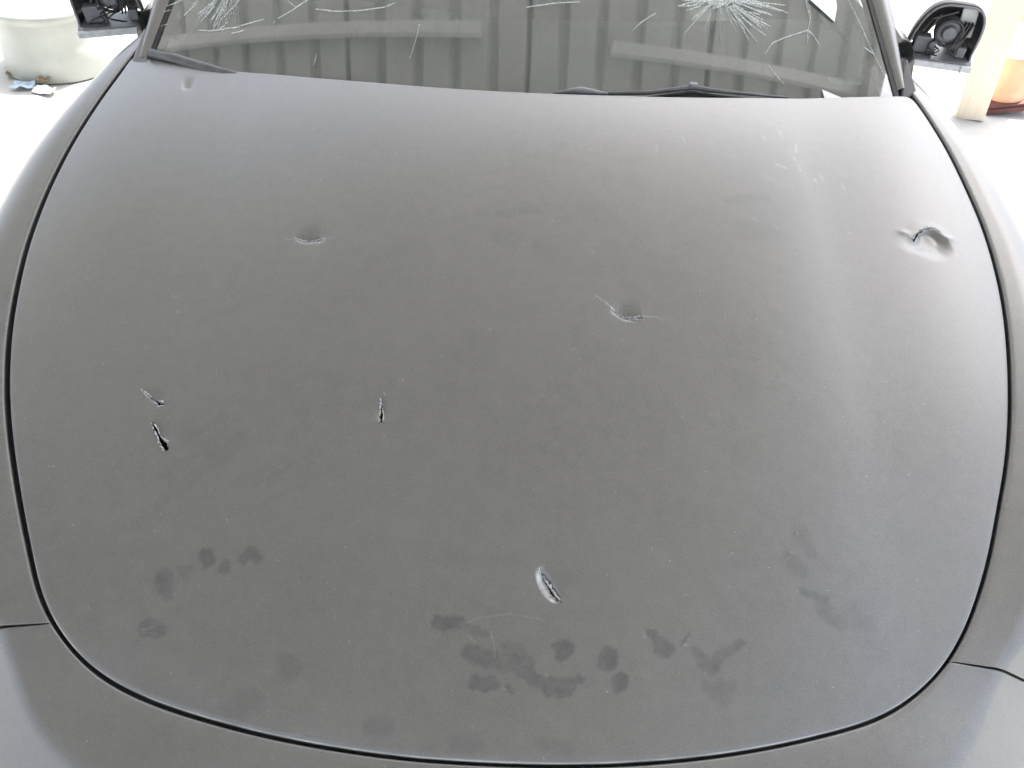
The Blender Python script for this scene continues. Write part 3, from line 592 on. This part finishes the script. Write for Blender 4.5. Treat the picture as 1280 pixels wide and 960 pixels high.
# --- swept panels round the hood
GAP = .0062
def sweep(name, path, w_fn, r_fn, slope_fn, a_fn, l_fn, endA, endB, dz=0, gap=GAP, mat=None, seam=()):
    """panel that starts beyond the gap along path, runs outwards w, then rolls over with radius r and drops"""
    nn = normals(path, False); n = len(path); rows = None; V = []
    if seam:                                # towards the seam the panel runs straight out sideways
        side = np.sign(path[:, 0])
        for e in seam:
            dd = np.abs(np.arange(n) - (e % n)) * STEP; k_ = sstep(1 - dd / .16)[:, None]
            nn = nn * (1 - k_) + np.c_[side, -.10 * np.ones(n)] * k_
        nn /= np.hypot(*nn.T)[:, None]
    s = np.r_[0, np.cumsum(np.hypot(*np.diff(path, axis=0).T))]
    for i in range(n):
        w, r, sl = w_fn(s[i] / s[-1], path[i]), r_fn(s[i] / s[-1], path[i]), slope_fn(s[i] / s[-1], path[i])
        A1, Ls = R(a_fn(s[i] / s[-1], path[i])), l_fn(s[i] / s[-1], path[i])
        pr = [(.0015, -.022), (.0002, -.006), (0, -.0038), (.0005, -.0020), (.0016, -.0008), (.0034, -.0001)]
        d0, z0 = .0034, 0.
        for t in np.linspace(0, 1, 9)[1:]:
            d = d0 + w * t; pr.append((d, -sl * (d - d0)))
        dE, zE = pr[-1]; a0 = math.atan(sl)
        for t in np.linspace(0, 1, 17)[1:]:
            a = a0 + (A1 - a0) * t          # arc tangent to the shelf
            pr.append((dE + r * (math.sin(a) - math.sin(a0)), zE - r * (math.cos(a0) - math.cos(a))))
        dF, zF = pr[-1]
        for t in np.linspace(0, 1, 9)[1:]: pr.append((dF + Ls * t * math.cos(A1), zF - Ls * t * math.sin(A1)))
        dF, zF = pr[-1]
        for t in np.linspace(0, 1, 9)[1:]:
            a = A1 + (R(87) - A1) * t
            pr.append((dF + .09 * (math.sin(a) - math.sin(A1)), zF - .09 * (math.cos(A1) - math.cos(a))))
        dL, zL = pr[-1]
        for t in (.02, .08, .2, .4):
            pr.append((dL + t * .05, zL - t))
        zb = float(S(path[i][0], path[i][1]))
        gap = float(np.interp(path[i][0], [-.72, -.5, 0, .5, .72], [.0072, .0048, .0036, .0036, .0050]))
        V.append([(path[i][0] + nn[i][0] * (gap + d), path[i][1] + nn[i][1] * (gap + d), zb + z + dz) for d, z in pr])
    V = np.array(V); m = V.shape[1]
    # roll the ends of the panel into its seam
    tu = np.gradient(V, axis=0); tv = np.gradient(V, axis=1); nrm = np.cross(tu, tv); nrm /= np.linalg.norm(nrm, axis=2)[:, :, None] + 1e-12
    if nrm[n // 2, m // 3, 2] < 0: nrm = -nrm
    dirs = [(endA, 0, 1), (endB, n - 1, -1)]
    rowsA, rowsB = [], []
    for flag, e, st in dirs:
        if not flag: continue
        tdir = V[e] - V[e + st]; tdir /= np.linalg.norm(tdir, axis=1)[:, None] + 1e-12
        ex = []
        for f_, d_ in ((.0009, .0001), (.0016, .0006), (.0019, .0018), (.0019, .014)):
            ex.append(V[e] + tdir * f_ - nrm[e] * d_)
        if st == 1: rowsA = ex[::-1]
        else: rowsB = ex
    V = np.concatenate([np.array(rowsA).reshape(-1, m, 3), V, np.array(rowsB).reshape(-1, m, 3)])
    n = len(V); fs = []
    for i in range(n - 1):
        for k in range(m - 1): fs.append((i * m + k, i * m + k + 1, (i + 1) * m + k + 1, (i + 1) * m + k))
    return P(mesh_obj(name, V.reshape(-1, 3), fs, mat or WRAP))
fl = front_loop          # rear left -> nose -> rear right
iL = int(np.argmin(np.hypot(fl[:, 0] + .5585, fl[:, 1] - .1545) )); iR = int(np.argmin(np.hypot(fl[:, 0] - .5545, fl[:, 1] - .156)))
if iL > iR: fl = fl[::-1].copy(); iL, iR = len(fl) - 1 - iL, len(fl) - 1 - iR
def extend(p, n, bend=0):
    d = p[0] - p[6]; d /= np.hypot(*d); q = [p[0] + d * STEP * k + np.array([bend * (k * STEP) ** 2, 0]) for k in range(n, 0, -1)]
    return np.vstack([np.array(q), p])
lf = extend(fl[:iL + 1], 34, .4)
rf = extend(fl[iR:][::-1], 34, -.4)[::-1]
def yfun(ys, vals): return lambda t, p: float(np.interp(p[1], ys, vals))
FW = yfun([.1, .3, .6, .9, 1.15, 1.3], [.048, .036, .022, .016, .010, .006])
FR = yfun([.1, .3, .6, .9, 1.15, 1.3], [.045, .055, .075, .070, .045, .03])
FS = yfun([.1, .4, 1.0, 1.3], [.02, -.10, -.06, .06])
FA = yfun([.15, .35, .6, .9, 1.2], [29, 39, 55, 75, 84]); FL = yfun([.15, .35, .6, .9], [.20, .11, .05, .005])
sweep('fender', lf, FW, FR, FS, FA, FL, False, True, seam=(-1,))
sweep('fender', rf, FW, FR, FS, FA, FL, True, False, seam=(0,))
bp = fl[iL + 1:iR]
def bw(t, p):
    return float(np.interp(abs(t - .5) * 2, [0, .5, .8, 1], [.11, .10, .065, .048]))
def bsl(t, p): return float(np.interp(abs(t - .5) * 2, [0, .6, 1], [.46, .34, .08]))
for k_ in (iL, iR): sweep('seam_backing', fl[max(k_ - 7, 0):k_ + 8], FW, FR, FS, FA, FL, False, False, dz=-.016, mat=BLACK, seam=(0, 7, -1))
sweep('front_bumper', bp, bw, lambda t, p: .055, bsl, lambda t, p: float(np.interp(abs(t - .5) * 2, [0, .7, 1], [60, 46, 29])), lambda t, p: float(np.interp(abs(t - .5) * 2, [0, .6, 1], [.05, .10, .20])), True, True, seam=(0, -1))

# --- windshield
GX0, GX1 = -.715, .705
def gpt(u, v):
    x0 = np.interp(v, [0, 1], [GX0, -.56]); x1 = np.interp(v, [0, 1], [GX1, .56])
    x = x0 + (x1 - x0) * u
    y = 1.045 + .17 * x * x + v * .80
    return (x, y, Wz(x, y) - .10 * v * v * .6)
vs_, fs = [], []
NU, NV = 40, 24
for j in range(NV + 1):
    for i in range(NU + 1): vs_.append(gpt(i / NU, j / NV))
for j in range(NV):
    for i in range(NU): fs.append((j * (NU + 1) + i, j * (NU + 1) + i + 1, (j + 1) * (NU + 1) + i + 1, (j + 1) * (NU + 1) + i))
ws = P(mesh_obj('windshield', vs_, fs, GLASS))
# black ceramic border on the glass
def border(side):
    vs_, fs = [], []; n = 24
    for j in range(n + 1):
        v = j / n
        for u in ((0, .007) if side < 0 else (.993, 1)):
            x, y, z = gpt(u, v); vs_.append((x, y, z + .0025))
    for j in range(n): fs.append((2 * j, 2 * j + 1, 2 * j + 3, 2 * j + 2))
    return mesh_obj('glass_border', vs_, fs, BLACK)
for s_ in (-1, 1): border(s_).parent = ws
def ribbon(line, w0, seed, jitter=.0003):
    r = np.random.default_rng(seed); p = np.array(line)[:, :2]
    s = np.r_[0, np.cumsum(np.hypot(*np.diff(p, axis=0).T))]; n = max(4, int(s[-1] / .005))
    u = np.linspace(0, s[-1], n); c = np.c_[np.interp(u, s, p[:, 0]), np.interp(u, s, p[:, 1])]
    nn = normals(c, False); c = c + nn * r.normal(0, jitter, (n, 1))
    w = .8 * w0 * np.linspace(1.0, .35, n) * r.uniform(.4, 1.3, n)
    v = []
    for k, sgn in ((0, -1), (1, 0), (2, 1)):
        q = c + nn * (w * sgn)[:, None]; v.append(np.c_[q, Wz(q[:, 0], q[:, 1]) + (.0022 if sgn == 0 else .0006)])
    f = []
    for k in range(2):
        for i in range(n - 1): f.append((k * n + i, k * n + i + 1, (k + 1) * n + i + 1, (k + 1) * n + i))
    return np.vstack(v), f
CL = dict(left='web of fine white cracks at the left of the windshield', star='white starburst crack at the top of the windshield', branch='branching white crack at the right of the windshield')
for key, lines in CRACKS.items():
    for i, ln in enumerate(lines):
        v, f = ribbon(ln, .0013 if key == 'branch' and i < 4 or key == 'left' and i in (0, 4) else .0008, 200 + i + len(key) * 31)
        o = mesh_obj('crack', v, f, CRACK, smooth=False); o.parent = ws
        if i == 0: tag(o, CL[key])
V, Fc = [], []                 # crushed white centre with fine radial needles
c = np.array(STAR)[:, :2]; m0 = c.mean(0); r = np.random.default_rng(5)
V.append((*m0, float(Wz(*m0)) + .006))
cc = resample(c, .006, True); cc = cc + r.normal(0, .002, cc.shape)
for q in cc: V.append((*q, float(Wz(*q)) + .001))
for i in range(len(cc)): Fc.append((0, 1 + i, 1 + (i + 1) % len(cc)))
for k in range(70):
    a = r.uniform(-math.pi, math.pi); L_ = r.uniform(.03, .11) * (1 if math.sin(a) < 0 else .7)
    p0 = m0 + np.array([.03 * math.cos(a), .02 * math.sin(a)]); p1 = m0 + np.array([L_ * 1.2 * math.cos(a), L_ * math.sin(a) * .9])
    v, f = ribbon([(*p0, 0), (*((p0 + p1) / 2 + r.normal(0, .002, 2)), 0), (*p1, 0)], .00035, 300 + k, .00008)
    b = len(V); V += [tuple(a_) for a_ in v]; Fc += [tuple(b + q for q in a_) for a_ in f]
o = mesh_obj('impact_star', V, Fc, CRACK, smooth=False); o.parent = ws; o['kind'] = 'stuff'; tag(o, CL['star'])
V, Fc = [], []                 # hazy fan of fine splinters left of it
m0 = np.array(CRACKS['left'][2][0][:2]) + np.array([.008, .03])
for k in range(60):
    a = r.uniform(-2.6, -1.2); q0, q1 = sorted(r.uniform(.01, .085, 2)); d_ = np.array([math.cos(a), math.sin(a) * 1.1])
    v, f = ribbon([(*(m0 + d_ * q0), 0), (*(m0 + d_ * (q0 + q1) / 2 + r.normal(0, .001, 2)), 0), (*(m0 + d_ * q1), 0)], .0004, 500 + k, .00008)
    b = len(V); V += [tuple(a_) for a_ in v]; Fc += [tuple(b + q for q in a_) for a_ in f]
o = mesh_obj('splinter_fan', V, Fc, CRACK, smooth=False); o.parent = ws; o['kind'] = 'stuff'
st = np.array(SKY_GLINT); cs = st.mean(0)  # white patch painted on the glass in place of a sky reflection
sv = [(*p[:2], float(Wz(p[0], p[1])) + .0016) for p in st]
o = mesh_obj('sky_glint', sv + [(a, b, c - .0008) for a, b, c in sv], [(0, 1, 2, 3), (7, 6, 5, 4), (0, 4, 5, 1), (1, 5, 6, 2), (2, 6, 7, 3), (3, 7, 4, 0)], PAPER_M, smooth=False); o.parent = ws
tag(o, 'white patch with a slanted edge, painted for a sky reflection')

# --- cowl, dash, cabin
cw, cf_ = [], []
xs = np.linspace(-.76, .76, 41)
for x in xs:
    y0 = 1.035 + .17 * x * x
    cw += [(x, y0 - .05, S(x, y0 - .05) - .03), (x, y0 + .0, S(x, y0) - .035), (x, y0 + .03, Wz(x, y0 + .03) - .004), (x, y0 + .034, Wz(x, y0 + .034) - .02)]
for i in range(40):
    for k in range(3): cf_.append((i * 4 + k, i * 4 + k + 1, (i + 1) * 4 + k + 1, (i + 1) * 4 + k))
P(mesh_obj('cowl', cw, cf_, PLASTIC))
for sgn in (-1, 1):          # corner trim between hood, fender and glass
    bm = bmesh.new(); x = .722 * sgn
    a = [(x - .020 * sgn, 1.125, .958), (x + .016 * sgn, 1.155, .966), (x + .006 * sgn, 1.225, 1.000), (x - .008 * sgn, 1.20, .990)]
    t = [bm.verts.new(p) for p in a]; b_ = [bm.verts.new((p[0], p[1], p[2] - .03)) for p in a]
    bm.faces.new(t); bm.faces.new(b_[::-1])
    for i in range(4): bm.faces.new((t[i], b_[i], b_[(i + 1) % 4], t[(i + 1) % 4]))
    P(bm_obj('cowl_corner', bm, GREYPL if sgn < 0 else PLASTIC, bevel=.004))
dv, df = [], []
xs = np.linspace(-.70, .70, 25)
prof = [(0, -.035), (.1, -.02), (.25, -.03), (.42, -.05), (.55, -.09), (.60, -.17), (.58, -.30)]
for x in xs:
    y0 = 1.10 + .15 * x * x
    for dy, dz in prof: dv.append((x, y0 + dy, .955 + dz + .018 * math.exp(-((x + .36) / .17) ** 2) * (dy > .05)))
m_ = len(prof)
for i in range(len(xs) - 1):
    for k in range(m_ - 1): df.append((i * m_ + k, i * m_ + k + 1, (i + 1) * m_ + k + 1, (i + 1) * m_ + k))
dash = P(mesh_obj('dashboard', dv, df, DASH))
vv = np.array(VIN)
o = mesh_obj('number_plate_strip', [tuple(p) for p in vv] + [(a, b, c - .004) for a, b, c in vv], [(0, 1, 2, 3), (7, 6, 5, 4), (0, 4, 5, 1), (1, 5, 6, 2), (2, 6, 7, 3), (3, 7, 4, 0)], VINM, smooth=False); o.parent = dash; o.matrix_parent_inverse = Matrix.Identity(4)
tag(o, 'small pale strip on the dash')
pp = np.array(PAPER)
bm = bmesh.new(); t = [bm.verts.new(p) for p in PAPER]; b_ = [bm.verts.new((p[0], p[1], p[2] - .0015)) for p in PAPER]
bm.faces.new(t); bm.faces.new(b_[::-1])
for i in range(3): bm.faces.new((t[i], b_[i], b_[(i + 1) % 3], t[(i + 1) % 3]))
o = bm_obj('paper_scrap', bm, PAPER_M); tag(o, 'small white triangle of paper at the foot of the windshield', 'paper scrap')

# pillars, car roof, doors with side glass
def loft(rows, name, mat, close=False):
    n = len(rows[0]); V = [p for r_ in rows for p in r_]; Fc = []
    for i in range(len(rows) - 1):
        for k in range(n if close else n - 1):
            l = (k + 1) % n; Fc.append((i * n + k, i * n + l, (i + 1) * n + l, (i + 1) * n + k))
    return P(mesh_obj(name, V, Fc, mat))
for sgn in (-1, 1):
    rows = []
    for v in np.linspace(.03, 1.0, 18):
        x, y, z = gpt(0 if sgn < 0 else 1, v); o_ = sgn
        tt = min(1, (v - .03) / .20)
        w = .020 + .022 * tt
        rows.append([(x - .004 * o_, y, z - .004), (x + .000 * o_, y, z + .004), (x + .45 * w * o_, y + .002, z + .008), (x + .8 * w * o_, y + .008, z + .004),
                     (x + w * o_, y + .02, z - .012), (x + (w + .006) * o_, y + .04, z - .04), (x + .5 * w * o_, y + .05, z - .05)])
    loft(rows, 'windshield_pillar', WRAP)
rows = []
for j in range(13):
    t = j / 12; y = 1.84 + 1.3 * t; z0 = Wz(0, 1.845) - .06 + .07 * math.sin(math.pi * min(1, t * .8 + .1))
    rows.append([(x, y + .17 * x * x * (1 - t), z0 - .10 * (abs(x) / .6) ** 3 * 1.0) for x in np.linspace(-.62, .62, 17)])
loft(rows, 'car_roof', WRAP)
for sgn in (-1, 1):
    rows = []
    for y in np.linspace(1.34, 2.7, 18):
        b = .03 * math.sin(math.pi * (y - 1.0) / 2.2)
        rows.append([(sgn * (q + b), y, z) for q, z in ((.745, .985), (.765, .978), (.785, .955), (.80, .90), (.812, .80), (.82, .65), (.81, .40), (.78, .30))])
    loft(rows, 'door', WRAP)
    rows = []
    for y in np.linspace(1.42, 2.6, 12):
        zt = min(1.37, Wz(.6, y) - .05)
        rows.append([(sgn * (.785 - .18 * t), y, .95 + (max(zt, .97) - .95) * t) for t in np.linspace(0, 1, 6)])
    loft(rows, 'side_window', GLASS)
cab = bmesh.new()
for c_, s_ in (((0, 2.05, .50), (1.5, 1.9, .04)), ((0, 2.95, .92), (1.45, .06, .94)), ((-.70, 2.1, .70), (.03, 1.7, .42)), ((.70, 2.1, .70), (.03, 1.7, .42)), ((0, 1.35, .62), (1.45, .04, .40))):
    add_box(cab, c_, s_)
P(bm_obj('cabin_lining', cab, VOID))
for sx in (-.36, .36):
    bm = bmesh.new(); add_box(bm, (sx, 2.05, .66), (.48, .50, .16)); add_box(bm, (sx, 2.36, .92), (.46, .12, .52), Matrix.Rotation(R(-14), 3, 'X')); add_box(bm, (sx, 2.45, 1.22), (.24, .08, .14), Matrix.Rotation(R(-14), 3, 'X'))
    P(bm_obj('seat', bm, BLACK, bevel=.03, smooth=True))
# wipers
wp = np.array(WIPER)
P(mesh_obj('wiper', *tube([tuple(p) for p in resample_3(wp)] if False else [tuple(p) for p in wp[1:]], [.003, .0038, .0045, .0052, .0042, .003, .002], 8), ARM))
wiper = car.children[-1] if False else [o for o in col.objects if o.name == 'wiper'][0]
o = mesh_obj('wiper_blade', *tube([(p[0], p[1] - .006, p[2] - .007) for p in wp[2:]], .0028, 6), BLACK); o.parent = wiper
bm = bmesh.new(); add_box(bm, tuple(wp[4] + np.array([0, 0, .003])), (.016, .013, .010)); o = bm_obj('wiper_joint', bm, GREYPL, wiper, bevel=.003)
P(mesh_obj('wiper_cap', *tube([tuple(p + np.array([0, .004, -.004])) for p in np.array(CAP)], [.003, .009, .003], 10, .8), GREYPL))
wl = np.array(WIPER_LEFT)
P(mesh_obj('wiper', *tube([tuple(p + np.array([0, .004, -.006])) for p in wl], [.009, .0105, .010, .009, .006], 12), ARM))
# parking sensor on the right cheek of the bumper
# --- side mirrors, caps and glass broken off
def mirror(loc, sgn, label, rz, sc_):
    root = empty('side_mirror', loc); P(root); tag(root, label)
    root.rotation_euler.z = rz; root.scale = (sc_, sc_, sc_)
    bm = bmesh.new()                                       # foot plate
    n = 14; ring_ = []
    for k in range(n):
        a = 2 * math.pi * k / n; c_, s_ = math.cos(a), math.sin(a)
        ring_.append((.085 * math.copysign(abs(c_) ** .5, c_), .045 * math.copysign(abs(s_) ** .6, s_)))
    lo = [bm.verts.new((x, y, -.014)) for x, y in ring_]; hi = [bm.verts.new((x * .95, y * .95, .0)) for x, y in ring_]
    bm.faces.new(hi); bm.faces.new(lo[::-1])
    for i in range(n): bm.faces.new((lo[i], lo[(i + 1) % n], hi[(i + 1) % n], hi[i]))
    bm_obj('foot_plate', bm, GREYPL, root)
    bm = bmesh.new(); add_box(bm, (.0, -.047, -.010), (.155, .008, .014)); add_box(bm, (.055, -.052, -.010), (.004, .006, .018))
    bm_obj('trim_bar', bm, VINM, root, bevel=.002)
    # open shell: half dome, hollow towards the front
    V, Fc = [], []; nu, nv = 22, 8
    for j in range(nv + 1):
        t = j / nv; d = .075 * math.sin(t * math.pi / 2); s_ = math.cos(t * math.pi / 2) ** .55 if j < nv else .02
        for i in range(nu + 1):
            a = math.pi * i / nu; c_ = math.cos(a); q = math.sin(a)
            V.append((.070 * math.copysign(abs(c_) ** .55, c_) * (.35 + .65 * s_) + (.010 * q * sgn), d - .02, .112 * (q ** .7 if q > 1e-6 else 0) * (.4 + .6 * s_)))
    for j in range(nv):
        for i in range(nu):
            a = j * (nu + 1) + i; Fc.append((a, a + 1, a + nu + 2, a + nu + 1))
    sh = mesh_obj('mirror_shell', V, Fc, PLASTIC, root); md = sh.modifiers.new('t', 'SOLIDIFY'); md.thickness = .004
    rim = [V[i] for i in range(nu + 1)]
    mesh_obj('shell_rim', *tube([(x, y - .002, z + .001) for x, y, z in rim], .0022, 8, 1, (0, 1, 0)), GREYPL, root)
    # mechanism
    bm = bmesh.new(); rx = Matrix.Rotation(R(90), 3, 'X')
    add_cyl(bm, (.008, .004, .050), .030, .026, .022, 20, rx); add_cyl(bm, (.008, -.012, .050), .017, .014, .014, 18, rx)
    bm_obj('motor', bm, GREYPL, root, bevel=.0015)
    V, Fc = [], []
    for i in range(24):
        a = 2 * math.pi * i / 24
        for k in range(8):
            b = 2 * math.pi * k / 8; rr = .028 + .004 * math.cos(b); V.append((.008 + rr * math.cos(a), -.012 + .004 * math.sin(b), .050 + rr * math.sin(a)))
    for i in range(24):
        for k in range(8): Fc.append((i * 8 + k, i * 8 + (k + 1) % 8, ((i + 1) % 24) * 8 + (k + 1) % 8, ((i + 1) % 24) * 8 + k))
    mesh_obj('motor_ring', V, Fc, PLASTIC, root)
    for c_, s_ in (((-.040, -.004, .020), (.034, .030, .036)), ((-.018, -.012, .016), (.016, .026, .030)), ((.048, -.010, .013), (.020, .020, .024))):
        bm = bmesh.new(); add_box(bm, c_, s_); bm_obj('bracket', bm, GREYPL, root, bevel=.003)
    for c_, s_, a_ in (((.030, -.006, .045), (.003, .018, .06), 12), ((.037, -.006, .045), (.003, .018, .06), 12), ((.044, -.006, .045), (.003, .018, .06), 12),
                       ((-.012, -.002, .085), (.05, .010, .004), -25), ((-.03, 0, .062), (.004, .012, .05), 20)):
        bm = bmesh.new(); add_box(bm, c_, s_, Matrix.Rotation(R(a_), 3, 'Y')); bm_obj('rib', bm, PLASTIC, root)
    bm = bmesh.new(); add_box(bm, (.042, .012, .068), (.034, .006, .066), Matrix.Rotation(R(-8), 3, 'Y')); bm_obj('glint_panel', bm, PAPER_M, root, bevel=.004)  # white panel added in place of a bright reflection in the shell
    r_ = random.Random(3 + sgn)
    for k in range(4):                                      # loose wires
        p0 = Vector((r_.uniform(-.03, .03), -.022, r_.uniform(.02, .05))); p3 = Vector((r_.uniform(-.05, .05), -.028, .004))
        ps = [p0.lerp(p3, t) + Vector((.012 * math.sin(t * 6 + k), -.012 * math.sin(t * 3.1), 0)) for t in np.linspace(0, 1, 8)]
        mesh_obj('wire', *tube(ps, .0016, 6, 1, (0, 1, 0)), BLACK, root)
    # arm to the door
    mesh_obj('mirror_arm', *tube([(-.03 * sgn, .02, -.015), (-.08 * sgn, .03, -.03), (-.13 * sgn, .04, -.05)], [.022, .022, .026], 12), GREYPL, root)
    return root
mirror((.880, 1.42, .925), 1, 'broken right mirror with its cap and glass gone', R(-14), .92)
mirror((-.885, 1.42, .925), -1, 'broken left mirror with its cap and glass gone', R(16), .92)

# ------------------------------------------------------------------ things behind the car
vs_, fs = lathe([(.0, .0), (.25, .0), (.26, .01), (.235, .12), (.205, .225), (.222, .23), (.226, .26), (.214, .272), (.10, .284), (0, .286)], 56)
vs_ = [(x * (1 + .015 * math.sin(7 * math.atan2(y, x) + z * 9)), y * (1 + .015 * math.sin(5 * math.atan2(y, x))), z) for x, y, z in vs_]
tub = mesh_obj('white_tub', vs_, fs, TUB); tub.location = (-2.06, 3.12, 0)
tag(tub, 'white tapered tub standing on the ground left of the car', 'tub')
def scrap(name, loc, sx, sy, rz, mat, label, cat):
    r_ = random.Random(hash(label) % 1000 if False else len(label)); V = []; n = 5
    for j in range(n):
        for i in range(n): V.append(((i / (n - 1) - .5) * sx * (1 + r_.uniform(-.1, .1)), (j / (n - 1) - .5) * sy * (1 + r_.uniform(-.1, .1)), r_.uniform(.001, .02)))
    Fc = [(j * n + i, j * n + i + 1, (j + 1) * n + i + 1, (j + 1) * n + i) for j in range(n - 1) for i in range(n - 1)]
    o = mesh_obj(name, V, Fc, mat, smooth=False); md = o.modifiers.new('t', 'SOLIDIFY'); md.thickness = .003; md.offset = 1
    o.location = loc; o.rotation_euler.z = rz; tag(o, label, cat); return o
BLUEP = simple('bluish_plastic', (.42, .52, .62), .5, 0, .1, 20)
LEAFM = simple('dry_leaf', (.22, .17, .10), .8, 0, .3, 60)
scrap('plastic_scrap', (-2.13, 2.83, .004), .09, .05, .1, BLUEP, 'bluish scrap of plastic at the foot of the white tub', 'scrap')
scrap('plastic_scrap', (-2.03, 2.80, .004), .10, .045, -.3, PAPER_M, 'white scrap beside the bluish one at the tub foot', 'scrap')
scrap('dry_leaf', (-2.22, 2.93, .004), .05, .04, .7, LEAFM, 'dry brown leaf on the ground at the left of the tub', 'leaf')
scrap('dry_leaf', (-2.05, 2.865, .02), .045, .05, 1.5, LEAFM, 'dry brown leaf against the tub behind the scraps', 'leaf')
# plank leaning by the right mirror
bm = bmesh.new(); add_box(bm, (0, 0, .6), (.115, .035, 1.2)); pl = bm_obj('plank', bm, WOOD, bevel=.003)
pl.location = (1.93, 2.90, .0); pl.rotation_euler = (R(-4), R(-7), R(-20)); tag(pl, 'pale wooden plank leaning upright right of the car', 'plank')
# traffic cone
cone = empty('traffic_cone', (2.12, 3.03, .0)); cone.rotation_euler = (0, R(-9), 0); cone.location.z = .018
tag(cone, 'orange traffic cone with dark base beside the wooden plank', 'traffic cone')
bm = bmesh.new(); add_box(bm, (0, 0, .014), (.21, .21, .022)); add_box(bm, (0, 0, .032), (.20, .20, .012)); bm_obj('base', bm, CONEB, cone, bevel=.004)
mesh_obj('cone_body', *lathe([(.085, .038), (.060, .25), (.036, .48), (.028, .52), (.020, .52), (.02, .45)], 40), ORANGE, cone)
mesh_obj('reflective_band', *lathe([(.0655, .22), (.0495, .36)], 40), CONEW, cone)
